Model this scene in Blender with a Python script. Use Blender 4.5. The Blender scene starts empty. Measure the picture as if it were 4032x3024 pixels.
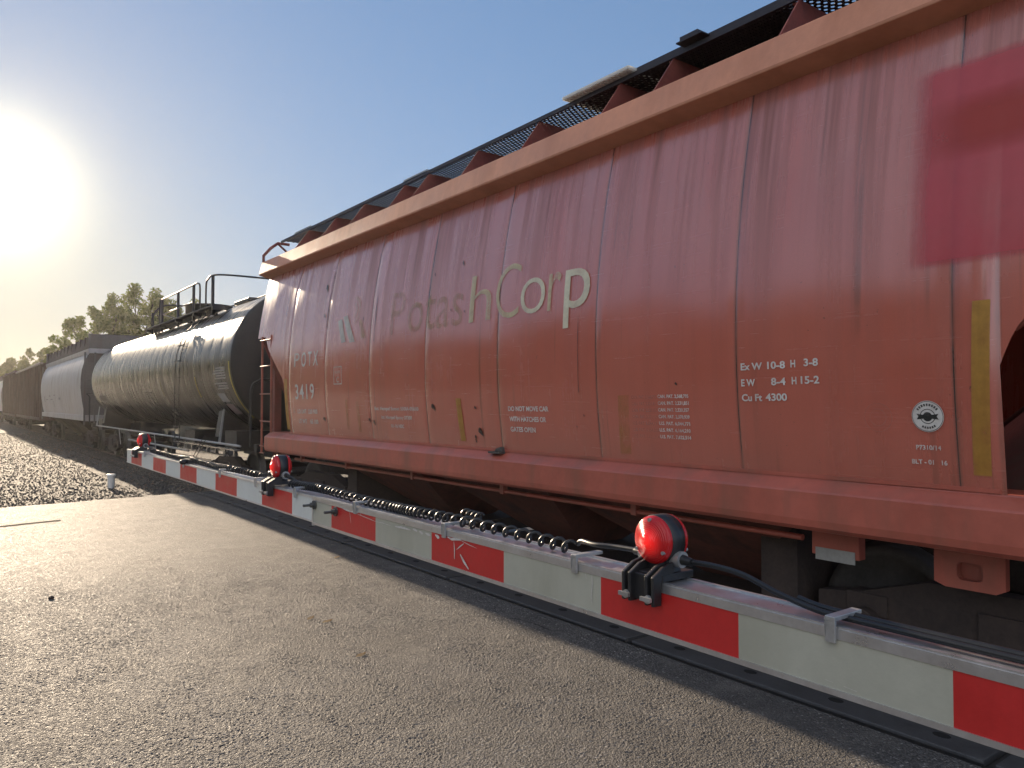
import bpy, bmesh, math, random
import numpy as np
from mathutils import Vector, Matrix

R = math.radians
sc = bpy.context.scene
col = sc.collection
rng = random.Random(7)

# ------------------------------------------------------------------ camera
cd = bpy.data.cameras.new("camera"); cam = bpy.data.objects.new("camera", cd); col.objects.link(cam)
cam.location = (0, 0, 1.9)
cam.rotation_euler = (R(90 + 1.48), 0, R(-36.6))
cd.sensor_width = 36; cd.lens = 27.036; cd.clip_start = 0.05; cd.clip_end = 2000
sc.camera = cam

# ------------------------------------------------------------------ sky and sun
SUN_EL, SUN_AZ = R(13.3), R(2.4)            # azimuth measured from +Y towards +X
SUN = Vector((math.sin(SUN_AZ) * math.cos(SUN_EL), math.cos(SUN_AZ) * math.cos(SUN_EL), math.sin(SUN_EL)))
sc.view_settings.view_transform = 'Standard'; sc.view_settings.look = 'None'
sc.view_settings.exposure = 1.06; sc.view_settings.gamma = 1.0
world = bpy.data.worlds.new("World"); sc.world = world; world.use_nodes = True
wt = world.node_tree; wt.nodes.clear()
def wn(t, **k):
    n = wt.nodes.new(t)
    for a, b in k.items(): setattr(n, a, b)
    return n
def wm(op, a, b=None, c=None):
    n = wn('ShaderNodeMath', operation=op)
    for i, x in enumerate((a, b, c)):
        if x is None: continue
        if isinstance(x, (int, float)): n.inputs[i].default_value = x
        else: wt.links.new(x, n.inputs[i])
    return n.outputs[0]
sky = wn('ShaderNodeTexSky', sky_type='NISHITA', sun_disc=False)
sky.sun_elevation = SUN_EL; sky.sun_rotation = SUN_AZ; sky.altitude = 0; sky.air_density = 0.9; sky.dust_density = 0.0; sky.ozone_density = 3.5
bg = wn('ShaderNodeBackground'); bg.inputs['Strength'].default_value = .15
# hazy air: the brightest, lowest part of the clear-sky model is levelled off
v1 = wn('ShaderNodeVectorMath', operation='MULTIPLY_ADD'); wt.links.new(sky.outputs[0], v1.inputs[0]); v1.inputs[1].default_value = (.50,.41,.27); v1.inputs[2].default_value = (1, 1, 1)
v2 = wn('ShaderNodeVectorMath', operation='DIVIDE'); wt.links.new(sky.outputs[0], v2.inputs[0]); wt.links.new(v1.outputs[0], v2.inputs[1])
tc = wn('ShaderNodeTexCoord')
nrm = wn('ShaderNodeVectorMath', operation='NORMALIZE'); wt.links.new(tc.outputs['Generated'], nrm.inputs[0])
dt = wn('ShaderNodeVectorMath', operation='DOT_PRODUCT'); wt.links.new(nrm.outputs[0], dt.inputs[0]); dt.inputs[1].default_value = SUN
ang = wm('MULTIPLY', wm('ARCCOSINE', wm('MINIMUM', dt.outputs['Value'], 0.999999)), 180 / math.pi)
def lobe(amp, w): return wm('MULTIPLY', wm('EXPONENT', wm('MULTIPLY', ang, -1.0 / w)), amp)
# low air towards the sun is yellowed by dust
sepz = wn('ShaderNodeSeparateXYZ'); wt.links.new(nrm.outputs[0], sepz.inputs[0])
elev = wm('MULTIPLY', wm('ARCSINE', sepz.outputs[2]), 180 / math.pi)
dust = wm('MULTIPLY', lobe(1.0, 20.0), wm('MINIMUM', wm('EXPONENT', wm('MULTIPLY', elev, -1 / 12.0)), 1.0))
v3 = wn('ShaderNodeVectorMath', operation='SCALE'); v3.inputs[0].default_value = (.46, -.04, -.80); wt.links.new(dust, v3.inputs['Scale'])
v4 = wn('ShaderNodeVectorMath', operation='ADD'); v4.inputs[0].default_value = (1, 1, 1); wt.links.new(v3.outputs[0], v4.inputs[1])
v5 = wn('ShaderNodeVectorMath', operation='MULTIPLY'); wt.links.new(v2.outputs[0], v5.inputs[0]); wt.links.new(v4.outputs[0], v5.inputs[1])
v6 = wn('ShaderNodeVectorMath', operation='MAXIMUM'); wt.links.new(v5.outputs[0], v6.inputs[0]); v6.inputs[1].default_value = (0, 0, 0)
wt.links.new(v6.outputs[0], bg.inputs['Color'])
out_sh = bg.outputs[0]
for amp, w, c in ((3.8, 1.36, (1, .90, .60)),(0.32, 7.5, (1,.69,.34))):
    b = wn('ShaderNodeBackground'); b.inputs['Color'].default_value = (*c, 1)
    wt.links.new(lobe(amp, w), b.inputs['Strength'])
    a = wn('ShaderNodeAddShader'); wt.links.new(out_sh, a.inputs[0]); wt.links.new(b.outputs[0], a.inputs[1]); out_sh = a.outputs[0]
# cloudy fill light added to the sky out of view, brightening the shaded sides
CL = Vector((math.sin(R(-122)) * math.cos(R(26)), math.cos(R(-122)) * math.cos(R(26)), math.sin(R(26))))
dc = wn('ShaderNodeVectorMath', operation='DOT_PRODUCT'); wt.links.new(nrm.outputs[0], dc.inputs[0]); dc.inputs[1].default_value = CL
ac = wm('MULTIPLY', wm('ARCCOSINE', wm('MAXIMUM', wm('MINIMUM', dc.outputs['Value'], .999999), -.999999)), 180 / math.pi)
cn = wn('ShaderNodeTexNoise'); cn.inputs['Scale'].default_value = 3.2; cn.inputs['Detail'].default_value = 7; wt.links.new(nrm.outputs[0], cn.inputs['Vector'])
puff = wm('MULTIPLY', wm('SUBTRACT', cn.outputs[0], .30), 2.6)
cloud_fill = wm('MULTIPLY', wm('EXPONENT', wm('MULTIPLY', wm('POWER', wm('DIVIDE', ac, 44.0), 2.0), -1.0)), wm('MAXIMUM', puff, .0))
cb = wn('ShaderNodeBackground'); cb.inputs['Color'].default_value = (1.0, .93, .86, 1); wt.links.new(wm('MULTIPLY', cloud_fill, 1.15), cb.inputs['Strength'])
ca = wn('ShaderNodeAddShader'); wt.links.new(out_sh, ca.inputs[0]); wt.links.new(cb.outputs[0], ca.inputs[1]); out_sh = ca.outputs[0]
wo = wn('ShaderNodeOutputWorld'); wt.links.new(out_sh, wo.inputs['Surface'])
sd = bpy.data.lights.new("sun", 'SUN'); sun = bpy.data.objects.new("sun", sd); col.objects.link(sun)
sd.energy = 4.5; sd.angle = R(0.55); sd.color = (1.0, 0.80, 0.58)
sun.rotation_euler = SUN.to_track_quat('Z', 'Y').to_euler(); sun.location = (0, 30, 20)

# ------------------------------------------------------------------ materials
class NT:
    def __init__(s, name):
        s.m = bpy.data.materials.new(name); s.m.use_nodes = True; s.t = s.m.node_tree
        s.b = s.t.nodes['Principled BSDF']; s.out = s.t.nodes['Material Output']
        s.tc = s.t.nodes.new('ShaderNodeTexCoord')
    def n(s, t, ins=None, **k):
        x = s.t.nodes.new(t)
        for a, b in k.items(): setattr(x, a, b)
        for i, v in (ins or {}).items():
            if hasattr(v, 'is_linked') or isinstance(v, bpy.types.NodeSocket): s.t.links.new(v, x.inputs[i])
            else: x.inputs[i].default_value = v
        return x
    def l(s, a, b): s.t.links.new(a, b)
    def math(s, op, a, b=0.0, c=0.0, clamp=False):
        return s.n('ShaderNodeMath', {0: a, 1: b, 2: c}, operation=op, use_clamp=clamp).outputs[0]
    def mapped(s, scale=(1, 1, 1), loc=(0, 0, 0)):
        return s.n('ShaderNodeMapping', {'Vector': s.tc.outputs['Object'], 'Scale': scale, 'Location': loc}).outputs[0]
    def noise(s, scale, detail=4, rough=.55, vec=None):
        return s.n('ShaderNodeTexNoise', {'Vector': vec or s.tc.outputs['Object'], 'Scale': scale, 'Detail': detail, 'Roughness': rough}).outputs[0]
    def ramp(s, fac, a, b, lo=0.0, hi=1.0):
        return s.n('ShaderNodeMapRange', {'Value': fac, 'From Min': a, 'From Max': b, 'To Min': lo, 'To Max': hi}).outputs[0]
    def mix(s, fac, a, b, mode='MIX'):
        x = s.n('ShaderNodeMix', data_type='RGBA', blend_type=mode)
        for i, v in ((0, fac), (6, a), (7, b)):
            if isinstance(v, bpy.types.NodeSocket): s.l(v, x.inputs[i])
            else: x.inputs[i].default_value = (*v, 1) if isinstance(v, tuple) and len(v) == 3 else v
        return x.outputs[2]
    def bump(s, h, strength, dist, prev=None):
        ins = {'Height': h, 'Strength': strength, 'Distance': dist}
        if prev is not None: ins['Normal'] = prev
        return s.n('ShaderNodeBump', ins).outputs[0]
    def set(s, **k):
        for a, v in k.items():
            a = a.replace('_', ' ')
            if isinstance(v, bpy.types.NodeSocket): s.l(v, s.b.inputs[a])
            else:
                i = s.b.inputs[a]; i.default_value = (*v, 1) if i.type == 'RGBA' else v
        return s.m

_cache = {}
def mt(name, c, rough=.5, metal=0.0, var=.25, scale=6.0, bump=.0, bscale=40.0, dirt=None, spec=.5):
    """weathered paint, rubber or metal: base colour mottled by two noises, roughness varied, fine bump"""
    if name in _cache: return _cache[name]
    s = NT(name)
    n1 = s.noise(scale, 6, .65); n2 = s.noise(scale * 7, 3)
    f = s.ramp(s.math('ADD', s.math('MULTIPLY', n1, .7), s.math('MULTIPLY', n2, .3)), .3, .7)
    cc = s.mix(f, tuple(x * (1 - var) for x in c), tuple(min(1, x * (1 + var)) for x in c))
    if dirt:
        st = s.noise(1.0, 5, .6, s.mapped((3, 3, .8)))
        cc = s.mix(s.ramp(st, .48, .68, 0, .8), cc, dirt)
    k = dict(Base_Color=cc, Metallic=metal, Roughness=s.ramp(n1, .25, .75, max(.03, rough - .1), min(1, rough + .12)), Specular_IOR_Level=spec)
    if bump: k['Normal'] = s.bump(s.noise(bscale, 3), bump, .01)
    _cache[name] = s.set(**k); return _cache[name]

def mat_hopper_wall():
    s = NT("faded_red_car_paint")
    sep = s.n('ShaderNodeSeparateXYZ', {0: s.tc.outputs['Object']})
    y, z = sep.outputs[1], sep.outputs[2]
    st = s.noise(1.0, 6, .62, s.mapped((1, 5.5, .16)))            # rain streaks
    st2 = s.noise(1.0, 4, .6, s.mapped((1, 22, .5), (3, 7, 1)))
    top = s.ramp(z, 2.55, 3.7)
    streak = s.math('MULTIPLY', s.ramp(s.math('ADD', s.math('MULTIPLY', st, .65), s.math('MULTIPLY', st2, .35)), .44, .62), s.math('ADD', .25, s.math('MULTIPLY', top, .75)))
    mott = s.noise(1.7, 6, .6)
    c = s.mix(s.ramp(mott, .3, .7), (.47, .100, .060), (.52, .122, .078))
    c = s.mix(s.math('MULTIPLY', s.ramp(s.noise(.35, 3), .35, .65), .45), c, (.50, .150, .100))
    c = s.mix(s.math('MULTIPLY', streak, .75), c, (.20, .068, .046))
    c = s.mix(s.math('MULTIPLY', s.math('MULTIPLY', s.ramp(z, 2.6, 3.5), s.math('SUBTRACT', 1.0, streak)), s.ramp(s.noise(1.0, 5, .6, s.mapped((1, 2.5, .5), (5, 1, 2))), .3, .65, .0, .38)), c, (.42, .24, .21))   # sky reflection put into the upper wall's colour as a pale wash
    # rust bleeding down each weld seam
    fr = s.math('FRACT', s.math('ADD', s.math('DIVIDE', s.math('SUBTRACT', y, 1.93 - 6.9), 1.424), 10.5))
    d = s.math('ABSOLUTE', s.math('SUBTRACT', fr, .5))
    wob = s.math('MULTIPLY', s.noise(1.0, 4, .7, s.mapped((1, 1, 2.2))), .016)
    seam = s.ramp(d, .0, s.math('ADD', .006, wob), 1, 0)
    c = s.mix(s.math('MULTIPLY', seam, .75), c, (.105, .042, .032))
    line = s.ramp(d, .0015, .0035, 1, 0)
    c = s.mix(s.math('MULTIPLY', line, s.ramp(s.noise(3.5, 3), .38, .55)), c, (.025, .014, .012))
    low = s.ramp(z, 1.42, 1.75, 1, 0)
    c = s.mix(s.math('MULTIPLY', s.math('MULTIPLY', low, s.noise(3, 5)), .5), c, (.27, .12, .088))
    chip = s.math('MULTIPLY', s.ramp(s.noise(26, 3, .6), .70, .73), s.ramp(s.noise(2.2, 3), .45, .6))
    c = s.mix(s.math('MULTIPLY', chip, .8), c, (.075, .036, .028))
    run = s.math('MULTIPLY', s.ramp(s.noise(1.0, 3, .5, s.mapped((1, 14, .22), (1, 4, 9))), .60, .70), s.ramp(s.noise(1.3, 4), .42, .62))
    c = s.mix(s.math('MULTIPLY', run, .55), c, (.15, .058, .034))
    c = s.mix(s.ramp(s.noise(120, 2), .35, .65, 0, .14), c, (.24, .08, .06))
    scuff = s.ramp(s.noise(1.0, 5, .7, s.mapped((1, 1.2, 30))), .60, .72)
    rough = s.math('ADD', s.ramp(mott, .3, .7, .17, .26), s.math('MULTIPLY', streak, .24))
    rough = s.math('ADD', rough, s.math('MULTIPLY', scuff, .1))
    b = s.bump(s.noise(.9, 2), .4, .03)
    b = s.bump(s.noise(55, 3, .6), .05, .004, b)
    return s.set(Base_Color=c, Roughness=rough, Normal=b, Specular_IOR_Level=.9, Coat_Weight=s.math('SUBTRACT', .95, s.math('MULTIPLY', streak, .75)), Coat_Roughness=.14, Coat_IOR=1.5)

def mat_faded(name, c, fade, rough=.45, streaks=True):
    """worn paint: broken up by noise so that the steel paint below shows through"""
    s = NT(name)
    n = s.noise(9, 6, .7)
    if streaks: n = s.math('ADD', s.math('MULTIPLY', n, .55), s.math('MULTIPLY', s.noise(1.0, 5, .6, s.mapped((1, 9, .4))), .45))
    a = s.ramp(n, .36, .64, max(0, fade - .28), min(1, fade + .28))
    s.set(Base_Color=s.mix(s.noise(20, 3), tuple(x * .85 for x in c), c), Roughness=rough, Alpha=a)
    return s.m

def mat_asphalt():
    s = NT("worn_asphalt")
    v = s.n('ShaderNodeTexVoronoi', {'Vector': s.tc.outputs['Object'], 'Scale': 82.0, 'Randomness': 1.0})
    v2 = s.n('ShaderNodeTexVoronoi', {'Vector': s.tc.outputs['Object'], 'Scale': 150.0, 'Randomness': 1.0})
    big = s.noise(.55, 5, .6); mid = s.noise(3.2, 4, .6); fine = s.noise(220, 3, .7)
    g = s.n('ShaderNodeSeparateColor', {0: v.outputs['Color']}).outputs[0]; g2 = s.n('ShaderNodeSeparateColor', {0: v.outputs['Color']}).outputs[1]
    c = s.mix(s.ramp(g, .0, 1.0), (.078, .074, .070), (.215, .204, .190))
    c = s.mix(s.ramp(g, .95, .97), c, (.42, .40, .37))
    c = s.mix(s.ramp(v.outputs['Distance'], .45, .8, 0, .75), c, (.032, .030, .028))
    c = s.mix(s.ramp(big, .38, .62, 0, .5), c, (.080, .074, .068))
    c = s.mix(s.ramp(mid, .48, .75, 0, .45), c, (.24, .222, .195))
    wv = s.n('ShaderNodeVectorMath', {0: s.tc.outputs['Object'], 1: s.n('ShaderNodeTexNoise', {'Vector': s.tc.outputs['Object'], 'Scale': 1.3, 'Detail': 4.0}).outputs[1]}, operation='ADD').outputs[0]
    crack = s.n('ShaderNodeTexVoronoi', {'Vector': wv, 'Scale': .45}, feature='DISTANCE_TO_EDGE')
    ck = s.math('MULTIPLY', s.ramp(crack.outputs['Distance'], .001, .005, 1, 0), s.ramp(s.noise(.8, 3), .58, .68))
    c = s.mix(ck, c, (.014, .013, .012))
    h = s.math('ADD', s.math('MULTIPLY', s.ramp(v.outputs['Distance'], .15, .8, 1, 0), s.ramp(g2, 0, 1, .35, 1.25)), s.math('MULTIPLY', s.ramp(v2.outputs['Distance'], .1, .8, 1, 0), .35))
    h = s.math('MULTIPLY', h, s.ramp(s.noise(2.3, 4), .3, .7, .6, 1.15))
    h = s.math('ADD', h, s.math('MULTIPLY', fine, .35))
    b = s.bump(s.noise(1.6, 3), .5, .02)
    b = s.bump(h, 1.0, .0105, b)
    return s.set(Base_Color=c, Roughness=s.ramp(g, 0, 1, .60, .90), Normal=b, Specular_IOR_Level=.30)

def mat_gravel():
    s = NT("crushed_stone")
    v = s.n('ShaderNodeTexVoronoi', {'Vector': s.tc.outputs['Object'], 'Scale': 19.0})
    g = s.n('ShaderNodeSeparateColor', {0: v.outputs['Color']}).outputs[0]
    c = s.mix(g, (.046, .042, .037), (.095, .087, .076))
    c = s.mix(s.ramp(s.noise(.35, 4), .45, .7, 0, .7), c, (.085, .07, .052))
    h = s.math('ADD', s.ramp(v.outputs['Distance'], .0, .7, 1, 0), s.noise(60, 3))
    return s.set(Base_Color=c, Roughness=.8, Normal=s.bump(h, 1.0, .04))

def mat_stone():
    s = NT("loose_stone")
    oi = s.n('ShaderNodeNewGeometry').outputs['Random Per Island']
    c = s.mix(oi, (.046, .042, .037), (.085, .078, .068))
    c = s.mix(s.ramp(oi, .9, .92), c, (.17, .11, .07))
    return s.set(Base_Color=c, Roughness=.7, Normal=s.bump(s.noise(70, 3), .4, .01))

def mat_leaf(name, a, b):
    s = NT(name)
    oi = s.n('ShaderNodeNewGeometry').outputs['Random Per Island']
    c = s.mix(oi, a, b)
    d = s.n('ShaderNodeBsdfDiffuse', {'Color': c}); t = s.n('ShaderNodeBsdfTranslucent', {'Color': s.mix(.45, c, (.34, .34, .04))})
    gl = s.n('ShaderNodeBsdfGlossy', {'Roughness': .45})
    m1 = s.n('ShaderNodeMixShader', {0: .42, 1: d.outputs[0], 2: t.outputs[0]}); m2 = s.n('ShaderNodeMixShader', {0: .05, 1: m1.outputs[0], 2: gl.outputs[0]})
    s.l(m2.outputs[0], s.out.inputs[0]); return s.m

def mat_lens():
    s = NT("red_lens")
    sep = s.n('ShaderNodeSeparateXYZ', {0: s.tc.outputs['Object']})
    r = s.math('SQRT', s.math('ADD', s.math('POWER', sep.outputs[1], 2), s.math('POWER', sep.outputs[2], 2)))
    rings = s.math('SINE', s.math('MULTIPLY', r, 1500))
    core = s.ramp(r, .0, .042, 1, 0)
    s.set(Base_Color=(.48, .014, .016), Roughness=.22, IOR=1.45, Subsurface_Weight=.3, Subsurface_Radius=(.05, .004, .004), Subsurface_Scale=.6,
          Normal=s.bump(rings, .25, .002), Emission_Color=(1, .02, .015), Emission_Strength=s.math('MULTIPLY', s.math('POWER', core, 1.3), .5))
    return s.m

def mat_tank():
    s = NT("satin_black_tank_paint")
    sep = s.n('ShaderNodeSeparateXYZ', {0: s.tc.outputs['Object']})
    st = s.noise(1.0, 5, .6, s.mapped((.4, 5, .4))); st2 = s.noise(1.0, 4, .6, s.mapped((.6, 16, .5)))
    f = s.ramp(s.math('ADD', s.math('MULTIPLY', st, .6), s.math('MULTIPLY', st2, .4)), .40, .62)
    c = s.mix(f, (.012, .009, .0075), (.026, .020, .016))
    c = s.mix(s.ramp(sep.outputs[2], 2.3, 1.3, 0, .5), c, (.026, .021, .018))
    return s.set(Base_Color=c, Roughness=s.ramp(f, 0, 1, .24, .33), Normal=s.bump(s.noise(.8, 2), .12, .03), Specular_IOR_Level=.38)

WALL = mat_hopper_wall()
RED = mt("oxide_red_paint", (.36, .105, .072), .42, var=.3, scale=3, dirt=(.22, .10, .07), bump=.1)
SILL = mt("sill_red_paint", (.40, .105, .070), .36, var=.18, scale=2.2, dirt=(.26, .098, .066), bump=.08)
DKRED = mt("dusty_dark_red_paint", (.19, .048, .036), .6, var=.35, scale=5, bump=.2)
EAVE = mt("rust_streaked_eave_paint", (.54, .235, .135), .5, var=.15, scale=2, dirt=(.42, .17, .09), bump=.1)
UNDER = mt("grimy_underframe", (.045, .032, .026), .8, var=.5, scale=5, bump=.3)
BAYRED = mt("grimy_red_bay", (.16, .058, .040), .7, var=.4, scale=2.5, dirt=(.06, .032, .025), bump=.2)
WHEEL = mt("dusty_wheel_steel", (.075, .068, .060), .6, .1, var=.35, scale=8, bump=.2)
ALU = mt("bare_aluminium", (.62, .62, .62), .34, .85, var=.14, scale=14, bump=.06, bscale=90)
GALV = mt("galvanised_steel", (.42, .42, .41), .45, .7, var=.2, scale=18)
GRATE = mt("dark_steel_grating", (.035, .030, .034), .5, .3, var=.3)
RUBBER = mt("black_rubber", (.014, .014, .014), .38, var=.3, scale=20, spec=.5)
PLASTIC = mt("black_moulded_plastic", (.018, .018, .019), .42, var=.25, scale=20, bump=.1)
SHEETRED = mt("red_reflective_sheeting", (.50, .022, .020), .42, var=.12, scale=9, bump=.05, bscale=120)
SHEETWHITE = mt("white_reflective_sheeting", (.42, .415, .335), .45, var=.10, scale=5, dirt=(.32, .31, .235), bump=.05, bscale=120)
SHEETNEW = mt("newer_white_reflective_sheeting", (.60, .63, .60), .42, var=.08, scale=6, bump=.05, bscale=120)
SCRAPE = mt("scraped_bare_metal", (.60, .58, .54), .5, .2, var=.3, scale=60)
TANK = mat_tank()
TANKEND = mt("sooty_black_paint", (.013, .012, .012), .7, var=.4, scale=3, bump=.15)
BLACKFRAME = mt("black_frame_paint", (.020, .018, .018), .45, var=.4, scale=6, bump=.1)
GREYCAR = mt("pale_grey_car_paint", (.31, .30, .305), .42, var=.12, scale=1.2, dirt=(.22, .18, .16), bump=.05)
GREYEND = mt("grey_end_paint", (.11, .098, .095), .6, var=.25, scale=2, dirt=(.10, .07, .06))
BROWNCAR = mt("dark_brown_car_paint", (.070, .036, .028), .6, var=.4, scale=1.0, dirt=(.12, .080, .062), bump=.1)
PALEPATCH = mt("chalky_pale_patch", (.17, .12, .095), .7, var=.3, scale=3)
PANEL = mt("dark_crossing_panel", (.066, .066, .068), .55, var=.3, scale=5, bump=.25, bscale=120)
PANELHOLE = mt("panel_bolt_hole", (.012, .012, .012), .8)
RAIL = mt("rusty_rail_steel", (.085, .045, .030), .6, .3, var=.35, scale=14, bump=.2)
RAILTOP = mt("polished_rail_head", (.5, .48, .46), .22, 1.0, var=.1)
TIE = mt("creosote_timber", (.038, .028, .021), .85, var=.45, scale=7, bump=.6, bscale=30)
BARK = mt("bark", (.055, .042, .030), .9, var=.4, scale=12, bump=.6)
WHITEPVC = mt("white_plastic_pipe", (.70, .68, .64), .4, var=.1, scale=9)
ASPHALT, GRAVEL, STONE = mat_asphalt(), mat_gravel(), mat_stone()
PAINTW = mat_faded("worn_white_lettering", (.74, .72, .66), .95, streaks=False)
PAINTW2 = mat_faded("half_worn_white_lettering", (.70, .66, .60), .74, streaks=False)
PAINTGHOST = mat_faded("ghost_lettering", (.46, .22, .17), .40, streaks=False)
CREAM = mat_faded("worn_cream_lettering", (.74, .70, .50), .84)
CREAMFADE = mat_faded("faded_ochre_lettering", (.42, .29, .12), .24)
CREAMMID = mat_faded("half_faded_cream_lettering", (.64, .57, .33), .56)
LOGOW = mat_faded("logo_white", (.56, .54, .47), .72)
YELLOW = mat_faded("worn_yellow_reflector", (.46, .24, .04), .74)
YELFADE = mat_faded("faded_yellow_reflector", (.46, .24, .04), .26)
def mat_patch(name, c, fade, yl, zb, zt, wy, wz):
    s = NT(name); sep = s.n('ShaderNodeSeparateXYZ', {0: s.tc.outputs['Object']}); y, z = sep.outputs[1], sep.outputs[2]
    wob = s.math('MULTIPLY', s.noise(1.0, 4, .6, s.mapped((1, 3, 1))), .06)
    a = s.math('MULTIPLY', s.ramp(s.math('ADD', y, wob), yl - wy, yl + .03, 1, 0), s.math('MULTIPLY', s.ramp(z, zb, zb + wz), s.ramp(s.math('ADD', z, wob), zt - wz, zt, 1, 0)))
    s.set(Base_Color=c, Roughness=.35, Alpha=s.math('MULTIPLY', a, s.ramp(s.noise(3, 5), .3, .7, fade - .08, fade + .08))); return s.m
PINK = mat_patch("pinkish_patch", (.58, .070, .088), .62, -4.71, 2.65, 3.87, .10, .05)
PINKDARK = mat_patch("deep_red_patch", (.44, .045, .022), .6, -4.76, 3.24, 3.66, .25, .12)
BLACKP = mat_faded("black_marking", (.02, .022, .02), .9, streaks=False)
SPOT = mat_faded("rust_spot_paint", (.022, .014, .011), .9, streaks=False)
LENS = mat_lens()
LEAF1 = mat_leaf("poplar_leaf", (.034, .064, .010), (.115, .150, .024))
LEAF2 = mat_leaf("far_leaf", (.034, .052, .012), (.095, .110, .026))
DRYLEAF = mt("dry_leaf", (.30, .19, .08), .7, var=.3, scale=60)

# ------------------------------------------------------------------ mesh builder
SPLIT = {'underframe', 'centre_sill', 'end_sheet', 'end_slope_sheet', 'end_post', 'side_sheet', 'eave_beam', 'side_sill', 'sill_lip', 'roof_hatch', 'hatch_cover', 'board_trim', 'board_bracket', 'brake_cylinder', 'end_ladder', 'ladder',
         'hopper_bay', 'marking', 'top_chord', 'cable_gland', 'gland_boot', 'wing_nut', 'lens_screw', 'bolt_hole', 'railing', 'rail_bar', 'brake_rod', 'step_bar', 'platform', 'hand_rail', 'end_railing', 'stay_wire', 'pale_panel', 'side_rib', 'outlet_gate', 'torn_tab', 'clamp'}
class MB:
    def __init__(s): s.v = []; s.f = []; s.mi = []; s.sm = []
    def pts(s, ps):
        i = len(s.v); s.v += [tuple(p) for p in ps]; return i
    def face(s, ps, mi=0, sm=False):
        i = s.pts(ps); s.f.append(tuple(range(i, i + len(ps)))); s.mi.append(mi); s.sm.append(sm)
    def grid(s, rows, mi=0, close=False, sm=True, flip=False):
        n = len(rows[0]); i0 = s.pts([p for r in rows for p in r])
        for a in range(len(rows) - 1):
            for b in range(n if close else n - 1):
                c = (b + 1) % n
                q = (i0 + a * n + b, i0 + a * n + c, i0 + (a + 1) * n + c, i0 + (a + 1) * n + b)
                s.f.append(q[::-1] if flip else q); s.mi.append(mi); s.sm.append(sm)
        return i0
    def box(s, x0, x1, y0, y1, z0, z1, mi=0):
        x0, x1 = sorted((x0, x1)); y0, y1 = sorted((y0, y1)); z0, z1 = sorted((z0, z1))
        i = s.pts([(x, y, z) for z in (z0, z1) for y in (y0, y1) for x in (x0, x1)])
        for q in ((0, 2, 3, 1), (4, 5, 7, 6), (0, 1, 5, 4), (2, 6, 7, 3), (0, 4, 6, 2), (1, 3, 7, 5)):
            s.f.append(tuple(i + k for k in q)); s.mi.append(mi); s.sm.append(False)
        return s
    def prism(s, poly, axis, a, b, mi=0, sm=False):
        """poly: 2D points in the two remaining axes (in x,y,z order); extruded along axis from a to b"""
        def P(p, t):
            return {'x': (t, p[0], p[1]), 'y': (p[0], t, p[1]), 'z': (p[0], p[1], t)}[axis]
        n = len(poly); i = s.pts([P(p, a) for p in poly] + [P(p, b) for p in poly])
        s.f.append(tuple(range(i, i + n))[::-1]); s.f.append(tuple(range(i + n, i + 2 * n))); s.mi += [mi, mi]; s.sm += [False, False]
        for k in range(n):
            l = (k + 1) % n
            s.f.append((i + k, i + l, i + n + l, i + n + k)); s.mi.append(mi); s.sm.append(sm)
        return s
    def tube(s, path, r, n=8, mi=0, cap=True, rs=None):
        path = [Vector(p) for p in path]; rows = []; up = Vector((0, 0, 1)); prev = None
        for k, p in enumerate(path):
            t = (path[min(k + 1, len(path) - 1)] - path[max(k - 1, 0)]).normalized()
            if prev is None:
                a = t.cross(up)
                if a.length < .05: a = t.cross(Vector((1, 0, 0)))
                a.normalize()
            else:
                a = (prev - t * prev.dot(t))
                a = a.normalized() if a.length > 1e-6 else t.orthogonal().normalized()
            prev = a; b = t.cross(a); rr = rs[k] if rs else r
            rows.append([p + a * math.cos(2 * math.pi * j / n) * rr + b * math.sin(2 * math.pi * j / n) * rr for j in range(n)])
        s.grid(rows, mi, True)
        if cap:
            for row, fl in ((rows[0], True), (rows[-1], False)): s.face(row if fl else row[::-1], mi)
        return s
    def cyl(s, p0, p1, r, n=12, mi=0, r1=None): return s.tube([p0, p1], r, n, mi, True, [r, r if r1 is None else r1])
    def lathe(s, prof, c, axis='x', n=24, mi=0):
        rows = []
        for (r, t) in prof:
            row = []
            for j in range(n):
                a = 2 * math.pi * j / n; u, w = r * math.cos(a), r * math.sin(a)
                row.append({'x': (c[0] + t, c[1] + u, c[2] + w), 'y': (c[0] + u, c[1] + t, c[2] + w), 'z': (c[0] + u, c[1] + w, c[2] + t)}[axis])
            rows.append(row)
        s.grid(rows, mi, True); return s
    def pieces(s):
        par = list(range(len(s.v)))
        def find(a):
            while par[a] != a: par[a] = par[par[a]]; a = par[a]
            return a
        seen = {}
        for k, p in enumerate(s.v):
            q = (round(p[0], 4), round(p[1], 4), round(p[2], 4))
            if q in seen: par[find(k)] = find(seen[q])
            else: seen[q] = k
        for f in s.f:
            for k in f[1:]: par[find(k)] = find(f[0])
        grp = {}
        for fi, f in enumerate(s.f): grp.setdefault(find(f[0]), []).append(fi)
        G = []
        for fl in grp.values():
            P = [s.v[k] for fi in fl for k in s.f[fi]]
            G.append([fl, [min(p[a] for p in P) - .004 for a in range(3)], [max(p[a] for p in P) + .004 for a in range(3)]])
        again = True
        while again:
            again = False
            for a in range(len(G)):
                for b in range(a + 1, len(G)):
                    if all(G[a][1][c] <= G[b][2][c] and G[b][1][c] <= G[a][2][c] for c in range(3)):
                        G[a] = [G[a][0] + G[b][0], [min(x, y) for x, y in zip(G[a][1], G[b][1])], [max(x, y) for x, y in zip(G[a][2], G[b][2])]]; G.pop(b); again = True; break
                if again: break
        out = []
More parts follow.
